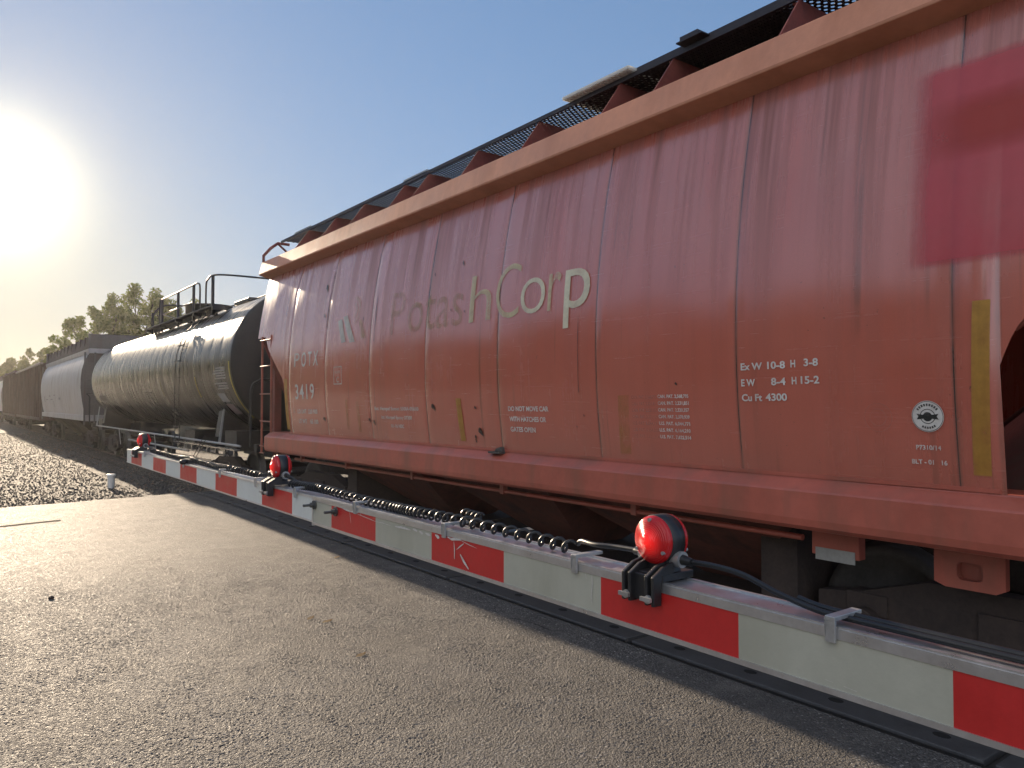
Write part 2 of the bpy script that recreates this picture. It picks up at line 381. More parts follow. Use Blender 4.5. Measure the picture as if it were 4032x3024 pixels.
        for fl, _, _ in G:
            m = MB()
            for fi in fl:
                i = m.pts([s.v[k] for k in s.f[fi]]) if False else None
            idx = {}
            for fi in fl:
                f2 = []
                for k in s.f[fi]:
                    if k not in idx: idx[k] = len(m.v); m.v.append(s.v[k])
                    f2.append(idx[k])
                m.f.append(tuple(f2)); m.mi.append(s.mi[fi]); m.sm.append(s.sm[fi])
            out.append(m)
        return out
    def build(s, name, mats, parent=None, org=None, bevel=0, clean=False):
        if name in SPLIT and parent is not None:
            ps = s.pieces()
            if len(ps) > 1: return [m.build1(name, mats, parent, org, bevel, clean) for m in ps][0]
        return s.build1(name, mats, parent, org, bevel, clean)
    def build1(s, name, mats, parent=None, org=None, bevel=0, clean=False):
        me = bpy.data.meshes.new(name)
        o = bpy.data.objects.new(name, me); col.objects.link(o)
        if org is None: org = root_loc(parent) if parent else Vector((0, 0, 0))
        V = [(p[0] - org[0], p[1] - org[1], p[2] - org[2]) for p in s.v]
        me.from_pydata(V, [], s.f)
        if not isinstance(mats, (list, tuple)): mats = [mats]
        for m in mats: me.materials.append(m)
        me.polygons.foreach_set('material_index', s.mi); me.polygons.foreach_set('use_smooth', s.sm)
        if clean or bevel:
            bm = bmesh.new(); bm.from_mesh(me); bmesh.ops.remove_doubles(bm, verts=bm.verts, dist=1e-5); bmesh.ops.recalc_face_normals(bm, faces=bm.faces); bm.to_mesh(me); bm.free()
        me.update()
        if bevel:
            md = o.modifiers.new("bevel", 'BEVEL'); md.width = bevel; md.segments = 2; md.limit_method = 'ANGLE'; md.angle_limit = R(40)
        if parent:
            o.parent = parent
            if parent.type == 'EMPTY': pass
        else: o.location = org
        return o

def root_loc(o):
    while o.parent: o = o.parent
    return Vector(o.location)
def tag(o, label=None, cat=None, group=None, kind=None):
    if label: o["label"] = label
    if cat: o["category"] = cat
    if group: o["group"] = group
    if kind: o["kind"] = kind
    return o
def thing(name, loc, label, cat, group=None):
    o = bpy.data.objects.new(name, None); col.objects.link(o); o.location = loc; o.empty_display_size = .2
    return tag(o, label, cat, group)
def copy_tree(o, loc, rz=0, scale=None, label=None, group=None):
    c = o.copy(); col.objects.link(c); c.location = loc; c.rotation_euler = (0, 0, rz)
    if scale: c.scale = scale
    if label: c["label"] = label
    if group: c["group"] = group
    def kids(a, b):
        for ch in list(a.children):
            d = ch.copy(); col.objects.link(d); d.parent = b; kids(ch, d)
    kids(o, c); return c

D = 6.05          # x of the track centre
# ------------------------------------------------------------------ ground, road, track
def sheet(name, mat, x0, x1, y0, y1, z, nx=1, ny=1, fz=None):
    mb = MB(); rows = []
    for j in range(ny + 1):
        y = y0 + (y1 - y0) * j / ny
        rows.append([(x0 + (x1 - x0) * i / nx, y, z + (fz(x0 + (x1 - x0) * i / nx, y) if fz else 0)) for i in range(nx + 1)])
    mb.grid(rows); return mb.build(name, mat)
tag(sheet("ground", GRAVEL, -130, 130, -70, 300, -.16), kind='structure')
mb = MB()                                   # road slab with its ragged edge against the gravel
edge = [(-30 + i * .35, 16.95 + (-30 + i * .35 - 1.0) * .115 + .05 * math.sin(i * 1.7) + .04 * math.sin(i * .53 + 1) + rng.uniform(-.025, .025)) for i in range(99)]
edge = [p for p in edge if p[0] < 4.38] + [(4.40, 17.38)]
mb.prism([(-30, -13), (4.40, -13)] + edge[::-1], 'z', -.17, 0)
tag(mb.build("road", ASPHALT), kind='structure')
def road_chips():
    """the worn top of the asphalt near the gate: real chips standing 2-4 mm proud, so that the low sun rakes them"""
    st = .0062; xs = np.arange(-.6, 4.396, st); ysn = np.arange(1.2, 11.2, st); r = np.random.default_rng(5)
    X, Y = np.meshgrid(xs, ysn); cell = .0145
    gx, gy = np.floor(X / cell).astype(int) + 80, np.floor(Y / cell).astype(int); n0, n1 = gx.max() + 3, gy.max() + 3
    jx, jy, hh, rr = r.random((n0, n1)), r.random((n0, n1)), r.random((n0, n1)) ** 1.6, r.uniform(.55, 1.0, (n0, n1))
    H = np.zeros_like(X)
    for a in (-1, 0, 1):
        for b in (-1, 0, 1):
            i, j = np.clip(gx + a, 0, n0 - 1), np.clip(gy + b, 0, n1 - 1)
            d = np.hypot((i - 80 + jx[i, j]) * cell - X, (j + jy[i, j]) * cell - Y) / (cell * rr[i, j] * .75)
            H = np.maximum(H, hh[i, j] * np.sqrt(np.clip(1 - d * d, 0, 1)))
    def smooth(k):
        c = r.random((int(k * 1.1) + 3, int(k) + 3)); u = (X - xs[0]) / (xs[-1] - xs[0]) * (k - 1); v = (Y - ysn[0]) / (ysn[-1] - ysn[0]) * (k * 1.1 - 1)
        i, j = v.astype(int), u.astype(int); fu, fv = u - j, v - i; fu = fu * fu * (3 - 2 * fu); fv = fv * fv * (3 - 2 * fv)
        return (c[i, j] * (1 - fu) + c[i, j + 1] * fu) * (1 - fv) + (c[i + 1, j] * (1 - fu) + c[i + 1, j + 1] * fu) * fv
    wear = .45 + .75 * smooth(14) * .6 + .4 * smooth(45)
    Z = .0011 + (H * .0050 * wear + r.random(X.shape) * .0006) * np.clip((11.2 - Y) / 3.0, 0, 1) * np.clip((4.39 - X) / .05, 0, 1) + .002 * (smooth(9) - .2) * np.clip((11.2 - Y) / 1.0, 0, 1) * np.clip((4.39 - X) / .3, 0, 1) * np.clip((X + .6) / .3, 0, 1)
    Z = np.maximum(Z, .0008)
    V = np.stack([X, Y, Z], -1).reshape(-1, 3).astype(np.float32); ny, nx = X.shape
    k = (np.arange(ny - 1)[:, None] * nx + np.arange(nx - 1)[None]).ravel()
    F = np.stack([k, k + 1, k + nx + 1, k + nx], 1).astype(np.int32)
    me = bpy.data.meshes.new("road_surface"); me.vertices.add(len(V)); me.vertices.foreach_set('co', V.ravel()); me.loops.add(F.size); me.loops.foreach_set('vertex_index', F.ravel())
    me.polygons.add(len(F)); me.polygons.foreach_set('loop_start', np.arange(0, F.size, 4, dtype=np.int32)); me.polygons.foreach_set('use_smooth', np.ones(len(F), dtype=bool)); me.update(calc_edges=True); me.materials.append(ASPHALT)
    o = bpy.data.objects.new("road_surface", me); col.objects.link(o); return o
tag(road_chips(), kind='structure')
mb = MB(); mb.prism([(7.72, -13), (30, -13), (30, 17.4), (7.72, 17.4)], 'z', -.17, 0)
tag(mb.build("far_road", ASPHALT), kind='structure')
mb = MB(); mb.box(4.40, 7.72, -13, 17.4, -.17, -.045)
tag(mb.build("crossing_bed", PANEL), kind='structure')
mb = MB()                                   # shadow line on the asphalt, painted as a flat black strip
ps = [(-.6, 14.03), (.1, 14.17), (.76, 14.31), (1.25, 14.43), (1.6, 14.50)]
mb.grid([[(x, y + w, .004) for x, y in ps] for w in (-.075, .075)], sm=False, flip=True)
tag(mb.build("shadow_line", mt("shadow_line_black", (.004, .004, .004), .95, spec=.02)), kind='structure')

def bed_z(x, y):
    a = abs(x - D)
    return max(-.15, -.055 - max(0, a - 1.5) * .22)
mb = MB(); rows = []
for j in range(180):
    y = 17.42 + j * 1.0
    rows.append([(D + t, y, bed_z(D + t, y) + rng.uniform(-.012, .012)) for t in (-2.4, -1.9, -1.62, -1.3, -.9, 0, .9, 1.3, 1.62, 1.9, 2.4)])
mb.grid(rows, flip=False); tag(mb.build("ballast_bed", GRAVEL), kind='structure')

def stones(name, n, spots, smin, smax, mat, seed):
    r = np.random.default_rng(seed)
    ico = bmesh.new(); bmesh.ops.create_icosphere(ico, subdivisions=1, radius=1)
    bv = np.array([v.co[:] for v in ico.verts]); bf = np.array([[v.index for v in f.verts] for f in ico.faces]); ico.free()
    P = spots(r, n); n = len(P)
    S = r.uniform(smin, smax, n)[:, None] * r.uniform(.55, 1.15, (n, 3)) * np.array([1, 1, .72])
    q = r.normal(size=(n, 4)); q /= np.linalg.norm(q, axis=1)[:, None]
    w, x, y, z = q.T
    Rm = np.stack([np.stack([1 - 2 * (y * y + z * z), 2 * (x * y - z * w), 2 * (x * z + y * w)], 1), np.stack([2 * (x * y + z * w), 1 - 2 * (x * x + z * z), 2 * (y * z - x * w)], 1), np.stack([2 * (x * z - y * w), 2 * (y * z + x * w), 1 - 2 * (x * x + y * y)], 1)], 1)
    jit = 1 + r.uniform(-.28, .28, (n, len(bv), 1))
    V = np.einsum('nij,nkj->nki', Rm, bv[None] * S[:, None] * jit) + P[:, None]
    F = bf[None] + (np.arange(n) * len(bv))[:, None, None]
    me = bpy.data.meshes.new(name); me.from_pydata(V.reshape(-1, 3).tolist(), [], F.reshape(-1, 3).tolist()); me.materials.append(mat)
    o = bpy.data.objects.new(name, me); col.objects.link(o); return o
def gravel_spots(r, n):
    y = 17.0 + (r.random(n) ** 1.9) * 48; x = r.uniform(-4.5, 4.3, n)
    keep = (y > 16.98 + (x - 1) * .115 + .03) & (x > .0519 * y - 1.4)
    x, y = x[keep], y[keep]
    return np.stack([x, y, -.155 + r.uniform(-.005, .012, len(x))], 1)
def bed_spots(r, n):
    y = 17.42 + (r.random(n) ** 1.6) * 45; x = r.uniform(3.9, 8.0, n); x = np.where(r.random(n) < .7, r.uniform(3.9, 5.3, n), x)
    z = np.array([bed_z(a, b) for a, b in zip(x, y)])
    return np.stack([x, y, z + r.uniform(-.005, .012, n)], 1)
tag(stones("gravel", 34000, gravel_spots, .009, .028, STONE, 3), "grey crushed stone gravel beside the road", "gravel", kind='stuff')
tag(stones("ballast", 11000, bed_spots, .018, .038, STONE, 4), "grey track ballast stones around the ties", "ballast", kind='stuff')

def rail(x, label):
    mb = MB()
    prof = [(-.07, -.165), (.07, -.165), (.07, -.15), (.012, -.13), (.012, -.05), (.036, -.04), (.036, -.008), (.030, 0), (-.030, 0), (-.036, -.008), (-.036, -.04), (-.012, -.05), (-.012, -.13), (-.07, -.15)]
    mb.prism([(x + a, b) for a, b in prof], 'y', -13, 190)
    o = mb.build("rail", [RAIL, RAILTOP], org=Vector((x, 20, 0)))
    for p in o.data.polygons:
        if p.normal.z > .9 and p.center.z > -.01: p.material_index = 1
    return tag(o, label, "rail", "rails of the track")
rail(D - .7525, "near rail of the track, closest to the crossing arm"); rail(D + .7525, "far rail of the track, under the far wheels of the train")
tie0 = None
for k in range(34):
    y = 17.62 + k * .52
    if tie0 is None:
        mb = MB(); mb.box(-1.55, 1.55, -.11, .11, -.21, -.035)
        tie0 = mb.build("railway_tie", TIE, org=Vector((0, 0, 0)), bevel=.008); o = tie0; o.location = (D, y, 0)
    else:
        o = tie0.copy(); col.objects.link(o); o.location = (D + rng.uniform(-.04, .04), y, 0)
    tag(o, "dark creosoted timber tie in the ballast under the train, past the road edge", "railway tie", "timber ties beyond the road edge")

# crossing panels: a near row along the road edge
ys = [-3.5, -.85, 1.80, 4.45, 7.20, 9.86, 12.45, 15.10, 17.36]
names = ["nearest the camera at the right", "second from the camera", "third from the camera, below the near arm light", "fourth from the camera", "fifth from the camera, below the arm splice", "sixth from the camera, below the middle arm light", "seventh from the camera", "farthest, at the gravel edge"]
for k in range(8):
    y0, y1 = ys[k] + .03, ys[k + 1] - .03
    t = thing("crossing_mat", (4.85, (y0 + y1) / 2, 0), "dark crossing panel along the road edge, " + names[k], "crossing panel", "dark panels along the road edge")
    mb = MB(); mb.box(4.475, 5.20, y0, y1, -.04, .006); mb.build("slab", PANEL, t, bevel=.006)
    mb = MB(); mb.box(4.405, 4.462, y0 - .01, y1 + .01, -.04, -.008); mb.build("rubber_seal", RUBBER, t)
    mb = MB()
    nb = max(2, int((y1 - y0) / .6))
    for j in range(nb):
        yy = y0 + (j + .5) * (y1 - y0) / nb
        for xx in (4.62, 5.02):
            yj = yy + (.15 if xx > 4.8 else -.05)
            mb.prism([(xx + .035 * math.cos(a * .524), yj + .05 * math.sin(a * .524)) for a in range(12)], 'z', .0075, .0095)
    mb.build("bolt_hole", PANELHOLE, t)
# the strips between the rails, seen under the cars
mb = MB(); mb.box(D - .66, D + .66, -13, 17.36, -.04, -.005); tag(mb.build("gauge_strip", PANEL), kind='structure')

mb = MB(); rows = []  # bank added past the track to darken the gaps under the cars
for j in range(110):
    y = -40 + j * 2.2; hh = 1.5 + .35 * math.sin(y * .21) + .2 * math.sin(y * .67)
    rows.append([(x + .3 * math.sin(y * .5 + x), y, -.17 + hh * z) for x, z in ((9.6, 0), (10.2, .35), (10.9, .75), (11.8, 1.0), (13.5, 1.02), (16, .6), (19, 0))])
mb.grid(rows, flip=False); tag(mb.build("added_dark_bank", mt("added_bank_grass", (.055, .050, .022), .95, var=.5, scale=3, bump=1.0, bscale=25)), kind='structure')

# ------------------------------------------------------------------ crossing arm
AX = 1.31
def dz(y): return .012 * (y - 1.5) / 6.0          # the arm rises very slightly towards its tip
arm = thing("crossing_gate_arm", (AX, 3.2, 0), "red and white striped crossing gate arm with red lights, lowered across the road", "gate arm")
ZB, ZT = 1.372, 1.494
def arm_section(name, y0, y1, bounds, colors, dx, zb, zt, ftop, fbot, mats, label):
    mb = MB(); zm = .0
    def strip(xa, xb, za, zb2, ya, yb, mi):
        i = mb.pts([(x, y, z + dz(y)) for y in (ya, yb) for x in (xa, xb) for z in (za, zb2)])
        for q in ((0, 1, 3, 2), (4, 6, 7, 5), (0, 4, 5, 1), (2, 3, 7, 6), (0, 2, 6, 4), (1, 5, 7, 3)):
            mb.f.append(tuple(i + k for k in q)); mb.mi.append(mi); mb.sm.append(False)
    x0 = AX + dx; x1 = AX + .092
    strip(x0, x1, zt - ftop, zt, y0, y1, 0)                    # top channel
    strip(x0 + .002, x0 + .012, zt, zt + .004, y0, y1, 0)      # its raised lips
    strip(x1 - .010, x1 - .002, zt, zt + .004, y0, y1, 0)
    strip(x0, x1, zb, zb + fbot, y0, y1, 0)                    # bottom flange
    strip(x0 + .006, x1 - .004, zb + fbot, zt - ftop, y0, y1, 0)   # hollow core
    o = mb.build(name, mats, arm); 
    if label: o["label"] = label
    sh = MB(); x2 = x0 + .0025
    for a, b, c in zip(bounds[:-1], bounds[1:], colors):
        i = sh.pts([(x2, a, zb + fbot + dz(a)), (x2, a, zt - ftop + dz(a)), (x2, b, zt - ftop + dz(b)), (x2, b, zb + fbot + dz(b)), (x2 + .003, a, zb + fbot + dz(a)), (x2 + .003, a, zt - ftop + dz(a)), (x2 + .003, b, zt - ftop + dz(b)), (x2 + .003, b, zb + fbot + dz(b))])
        sh.f.append((i, i + 1, i + 2, i + 3)[::-1]); sh.mi.append(c); sh.sm.append(False)
        sh.f.append((i + 4, i + 5, i + 6, i + 7)); sh.mi.append(c); sh.sm.append(False)
    q = sh.build("striped_sheeting", [SHEETRED, SHEETWHITE, SHEETNEW], o)
    return o
arm_section("near_section", -.6, 3.224, [-.6, -.24, .17, .579, .993, 1.400, 1.807, 2.214, 2.623, 3.027, 3.224], [0, 1, 0, 1, 0, 1, 0, 1, 0, 1][::-1] if False else [0, 1, 0, 1, 0, 1, 0, 1, 0, 1], 0, ZB, ZT, .019, .011, [ALU], "older near half of the arm with weathered stripes and scrape marks")
# colours must read red, white, red ... from y = .17 outward
arm_section("far_section", 3.218, 7.426, [3.224, 3.484, 3.901, 4.315, 4.725, 5.144, 5.562, 5.980, 6.392, 6.813, 7.229, 7.424], [2, 0, 2, 0, 2, 0, 2, 0, 2, 0, 2], .004, ZB + .006, ZT - .004, .007, .007, [ALU], "newer far half of the arm with clean bright stripes")
mb = MB(); mb.box(AX - .0015, AX + .05, 3.219, 3.228, ZB - .002, ZT + .004); mb.build("splice_plate", ALU, arm)
for (yy, zz) in ((3.20, 1.462), (2.975, 1.458)):
    mb = MB(); mb.cyl((AX - .001, yy, zz), (AX - .007, yy, zz), .019, 16); mb.cyl((AX - .005, yy, zz), (AX - .020, yy, zz), .012, 6); mb.cyl((AX - .018, yy, zz), (AX - .052, yy, zz), .006, 10)
    mb.build("splice_bolt", mt("dull_bolt_steel", (.12, .12, .115), .5, .7), arm)
def sliver(pts, name="scrape_mark"):
    mb = MB(); mb.face([(AX - .0006, y, z) for y, z in pts]); 
    o = mb.build(name, SCRAPE, arm)
def stroke(path, w):
    mb = MB(); n = len(path); r1, r2 = [], []
    for k, (y, z) in enumerate(path):
        a = path[max(0, k - 1)]; b = path[min(n - 1, k + 1)]; ty, tz = b[0] - a[0], b[1] - a[1]; l = math.hypot(ty, tz) or 1
        ww = w * rng.uniform(.5, 1.2) * (.4 if k in (0, n - 1) else 1)
        r1.append((AX - .0004, y - tz / l * ww, z + ty / l * ww)); r2.append((AX - .0004, y + tz / l * ww, z - ty / l * ww))
    mb.grid([r1, r2], sm=False); mb.build("scrape_mark", SCRAPE, arm)
for pth, w in (([(2.931, 1.483), (2.90, 1.477), (2.872, 1.476), (2.83, 1.474), (2.78, 1.477), (2.745, 1.484)], .0035), ([(2.845, 1.472), (2.838, 1.452), (2.832, 1.428)], .0025), ([(2.755, 1.483), (2.741, 1.470)], .003),
               ([(2.80, 1.474), (2.72, 1.468), (2.66, 1.464), (2.617, 1.461)], .0012), ([(2.61, 1.461), (2.56, 1.463), (2.50, 1.461)], .0014), ([(2.464, 1.463), (2.44, 1.463), (2.42, 1.465), (2.38, 1.465), (2.35, 1.464)], .0042),
               ([(2.335, 1.470), (2.32, 1.469), (2.305, 1.466)], .006), ([(2.29, 1.468), (2.275, 1.464), (2.265, 1.463)], .006), ([(2.25, 1.467), (2.23, 1.465), (2.216, 1.464)], .0062), ([(2.186, 1.470), (2.17, 1.466), (2.160, 1.464)], .006),
               ([(2.11, 1.474), (2.085, 1.470), (2.06, 1.474), (2.03, 1.476)], .0045), ([(2.072, 1.466), (2.068, 1.44), (2.068, 1.410)], .003), ([(2.055, 1.442), (2.035, 1.455), (2.015, 1.466)], .003), ([(2.03, 1.474), (1.985, 1.467), (1.943, 1.463)], .0014),
               ([(2.035, 1.430), (2.015, 1.412), (1.987, 1.392)], .005), ([(1.43, 1.478), (1.428, 1.45), (1.432, 1.42), (1.43, 1.40)], .0012), ([(1.455, 1.478), (1.45, 1.46)], .0016), ([(.80, 1.395), (.785, 1.394)], .0012), ([(.765, 1.393), (.74, 1.391)], .0012)):
    stroke(pth, w)
# cable clips
for k, yy in enumerate((6.654, 5.436, 4.601, 3.97, 3.42, 2.788, 2.125, 1.49, .786)):
    mb = MB(); h = .014; e = dz(yy)
    mb.box(AX - .008, AX - .001, yy - .010, yy + .010, ZT - .026 + e, ZT + h + e); mb.box(AX - .008, AX + .085, yy - .010, yy + .010, ZT + h + e, ZT + h + .008 + e)
    mb.build("cable_clip", GALV, arm, bevel=.0015)
# lamps
def coil(y0, y1, xc, zc, r, pitch, wr, wob=.004):
    n = int(abs(y1 - y0) / pitch * 12); P = []; ph = 0; y = y0; k = 0; sgn = 1 if y1 > y0 else -1
    while (y1 - y) * sgn > 0:
        p = pitch * (1 + .35 * math.sin(k * .021) + .2 * math.sin(k * .0071 + 2)); y += sgn * p / 11; k += 1
        a = k * 2 * math.pi / 11
        P.append((xc + r * math.cos(a) + wob * math.sin(k * .03), y, zc + r * math.sin(a) + dz(y) + wob * math.sin(k * .017)))
    mb = MB(); mb.tube(P, wr, 6); mb.build("coiled_cable", RUBBER, arm); return P
def lamp(yc, idx):
    e = dz(yc); zc = 1.585 + e; xc = AX + .05
    mb = MB()                                                            # round two-sided body
    mb.lathe([(.001, -.022), (.050, -.022), (.0575, -.018), (.0575, .018), (.050, .022), (.001, .022)], (xc, yc, zc), 'x', 32)
    mb.prism([(yc - .043, 1.512 + e), (yc + .043, 1.512 + e), (yc + .030, 1.56 + e), (yc - .030, 1.56 + e)], 'x', xc - .020, xc + .020)
    body = mb.build("warning_light", PLASTIC, arm, clean=True)
    body["label"] = ["red light nearest the camera", "red light beside the hopper car end", "red light at the arm tip"][idx]
    for sgn in (-1, 1):
        mb = MB(); prof = [(.0555, .0), (.0555, .006), (.052, .012), (.042, .0185), (.030, .0225), (.018, .0248), (.0165, .0285), (.009, .0305), (.0005, .031)]
        mb.lathe([(r, sgn * (.022 + t2)) for r, t2 in prof], (xc, yc, zc), 'x', 40)
        if sgn > 0: mb.f = [f[::-1] for f in mb.f]
        ln = mb.build("lens", LENS, body, org=Vector((xc, yc, zc))); ln.location = Vector((xc, yc, zc)) - root_loc(arm)
        mb = MB()
        for a in (.0, 2.0944, 4.1888):
            yy, zz = yc + .047 * math.sin(a), zc + .047 * math.cos(a)
            mb.cyl((xc + sgn * .034, yy, zz), (xc + sgn * .042, yy, zz), .0042, 8)
        mb.build("lens_screw", GALV, body)
    mb = MB()                                                            # clamp saddle over the arm
    mb.box(xc - .052, xc + .052, yc - .052, yc + .052, 1.4985 + e, 1.515 + e)
    mb.box(AX - .016, AX - .006, yc - .040, yc + .040, 1.452 + e, 1.512 + e)
    for dy in (-.050, -.030, .022, .042): mb.prism([(AX - .030, 1.447 + e), (AX - .0035, 1.447 + e), (AX - .0035, 1.4985 + e), (AX + .04, 1.4985 + e), (AX + .04, 1.540 + e), (AX + .004, 1.532 + e), (AX - .030, 1.512 + e)], 'y', yc + dy, yc + dy + .009)
    mb.box(AX + .094, AX + .104, yc - .045, yc + .045, 1.44 + e, 1.512 + e)
    mb.build("clamp", PLASTIC, body, bevel=.002)
    mb = MB()
    for dy in (-.034, .034):
        y = yc + dy; z = 1.462 + e
        mb.cyl((AX - .012, y, z), (AX - .040, y, z), .0055, 10); mb.cyl((AX - .028, y, z), (AX - .035, y, z), .0095, 10)
        mb.box(AX - .042, AX - .036, y - .016, y + .016, z - .003, z + .006)
    mb.build("wing_nut", GALV, body)
    mb = MB()
    for s in (-1, 1):
        mb.cyl((xc + .004, yc + s * .030, 1.545 + e), (xc + .004, yc + s * .062, 1.545 + e), .019, 16); 
    mb.build("cable_gland", GALV, body)
    mb = MB()
    for s in (-1, 1): mb.cyl((xc + .004, yc + s * .060, 1.545 + e), (xc + .004, yc + s * .088, 1.543 + e), .0125, 12, 0, .009)
    mb.build("gland_boot", RUBBER, body)
lamp(1.245, 0); lamp(3.755, 1); lamp(6.96, 2)
XC = AX + .052
coil(1.56, 3.60, XC, 1.516, .0165, .040, .0047); coil(3.98, 6.72, XC, 1.515, .0160, .036, .0047)
coil(2.06, 2.16, XC + .045, 1.530, .015, .022, .0047)
def cable(path, r=.0075):
    mb = MB(); mb.tube(path, r, 8); mb.build("cable", RUBBER, arm)
def bez(pts, n=20):
    P = [Vector(p) for p in pts]; o = []
    for k in range(len(P) - 1):
        a, b, c, d = P[max(0, k - 1)], P[k], P[k + 1], P[min(len(P) - 1, k + 2)]
        for i in range(n):
            t = i / n; o.append(.5 * ((2 * b) + (c - a) * t + (2 * a - 5 * b + 4 * c - d) * t * t + (3 * b - a - 3 * c + d) * t ** 3))
    o.append(P[-1]); return o
cable(bez([(XC + .004, 1.165, 1.543), (XC + .004, 1.10, 1.545), (XC + .002, 1.02, 1.540), (XC - .006, .93, 1.520), (XC - .012, .84, 1.506), (XC - .012, .76, 1.504), (XC - .012, .4, 1.503), (XC - .012, -.5, 1.503)]), .0062)
cable(bez([(XC + .02, .90, 1.512), (XC + .014, .84, 1.506), (XC + .010, .7, 1.5045), (XC + .008, .3, 1.5045), (XC + .008, -.5, 1.5045)]), .0072)
cable(bez([(XC, 1.325, 1.545), (XC, 1.40, 1.542), (XC - .005, 1.47, 1.538), (XC + .01, 1.535, 1.536), (XC + .018, 1.56, 1.524)]), .0066)
cable(bez([(XC, 3.67, 1.55), (XC, 3.62, 1.546), (XC + .018, 3.585, 1.525)]), .006); cable(bez([(XC, 3.845, 1.55), (XC, 3.93, 1.548), (XC + .018, 3.985, 1.528)]), .006)
cable(bez([(XC, 6.87, 1.555), (XC, 6.79, 1.55), (XC + .018, 6.72, 1.53)]), .006)
mb = MB()                                                                  # twin tie wires and knob where the arm hangs on its cable
mb.cyl((AX + .06, 5.50, 1.515), (AX + .06, 5.17, 1.70), .0024, 6); mb.cyl((AX + .055, 5.42, 1.512), (AX + .055, 5.11, 1.68), .0024, 6); mb.box(AX + .02, AX + .08, 5.40, 5.52, 1.505, 1.53)
mb.lathe([(.001, -.03), (.015, -.022), (.019, 0), (.015, .022), (.001, .03)], (AX, 5.436, 1.512), 'x', 14)
mb.build("stay_wire", BLACKFRAME, arm)

# ------------------------------------------------------------------ hopper car
PZ = [1.40, 1.9, 2.4, 2.9, 3.3, 3.7, 4.16]; PX = [4.506, 4.447, 4.425, 4.452, 4.500, 4.567, 4.665]
_pf = np.polyfit(PZ, PX, 4)
def wx(z): return float(np.polyval(_pf, z))
HC = 6.9                                        # y of the car's middle
hop = thing("potash_hopper_car", (D, HC, 0), "faded red covered hopper car with worn company lettering, nearest car of the train", "hopper car")
def mirror_side(mb):                            # the same shape on the far side of the car
    n = len(mb.v); fs = list(mb.f); ms = list(mb.mi); ss = list(mb.sm)
    mb.v += [(2 * D - x, y, z) for x, y, z in mb.v]
    mb.f += [tuple(n + i for i in f)[::-1] for f in fs]; mb.mi += ms; mb.sm += ss
mb = MB()
ycol = sorted(set([HC + s * t for s in (-1, 1) for t in ([0, .3, 5.2005, 5.215, 5.235, 5.26, 5.29, 5.32, 5.35] + [5.2 + .2 * k for k in range(8)] + [6.2, 6.25, 6.55, 6.6])]
             + [1.93 + 1.424 * k + d for k in range(8) for d in (-.10, -.012, -.005, 0, .005, .012, .10, .5, .95) if .3 < 1.93 + 1.424 * k + d < 13.5]))
def zlow(y):
    a = abs(y - HC)
    if a <= 5.2: return 1.42
    if a <= 5.35: return 2.10 + .25 * math.sin(min(1, (a - 5.2) / .15) * math.pi / 2)
    if a <= 6.2: return 2.35 + (a - 5.35) * .72
    return 3.04
rows = []
for y in ycol:
    if abs(abs(y - HC) - 5.2) < 1e-6: pass
    zl = zlow(y); k = round((y - 1.93) / 1.424); dd = abs(y - 1.93 - 1.424 * k)
    groove = .005 * max(0, 1 - dd / .010) + (.004 * math.sin((y - 1.93) / 1.424 * 2 * math.pi * 1.0) if True else 0)
    rows.append([(wx(z) + groove * .6, y, z) for z in [zl + (4.14 - zl) * i / 28 for i in range(29)]])
mb.grid(rows)
# close the vertical cut: keep the step from 1.42 to 2.25 sharp
mirror_side(mb)
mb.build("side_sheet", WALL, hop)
# end plates above the ladders and slope sheets
mb = MB()
for s in (-1, 1):
    ye = HC + s * 6.59; poly = [(wx(z) + .004, z) for z in (3.05, 3.3, 3.6, 3.9, 4.14)]
    poly += [(2 * D - x, z) for x, z in poly[::-1]]
    mb.prism(poly, 'y', ye - s * .012, ye)
    mb.face([(4.52, HC + s * 6.58, 3.05), (2 * D - 4.52, HC + s * 6.58, 3.05), (2 * D - 4.55, HC + s * 4.6, 1.30), (4.55, HC + s * 4.6, 1.30)][::s])
    mb.face([(4.52, HC + s * 6.58, 3.02), (2 * D - 4.52, HC + s * 6.58, 3.02), (2 * D - 4.55, HC + s * 4.6, 1.27), (4.55, HC + s * 4.6, 1.27)][::-s])
mb.build("end_slope_sheet", DKRED, hop)
# eave and roof
mb = MB(); y0, y1 = HC - 6.62, HC + 6.62
mb.prism([(4.660, 4.115), (4.478, 4.165), (4.474, 4.185), (4.526, 4.395), (4.535, 4.402), (4.62, 4.402), (4.68, 4.13)], 'y', y0, y1)
mirror_side(mb); mb.build("eave_beam", EAVE, hop, bevel=.006)
mb = MB(); mb.prism([(4.60, 4.36), (4.60, 4.398), (5.1, 4.50), (5.6, 4.58), (D, 4.60), (6.5, 4.58), (7.0, 4.50), (7.5, 4.398), (7.5, 4.36)], 'y', y0 + .05, y1 - .05); mb.build("roof", DKRED, hop)
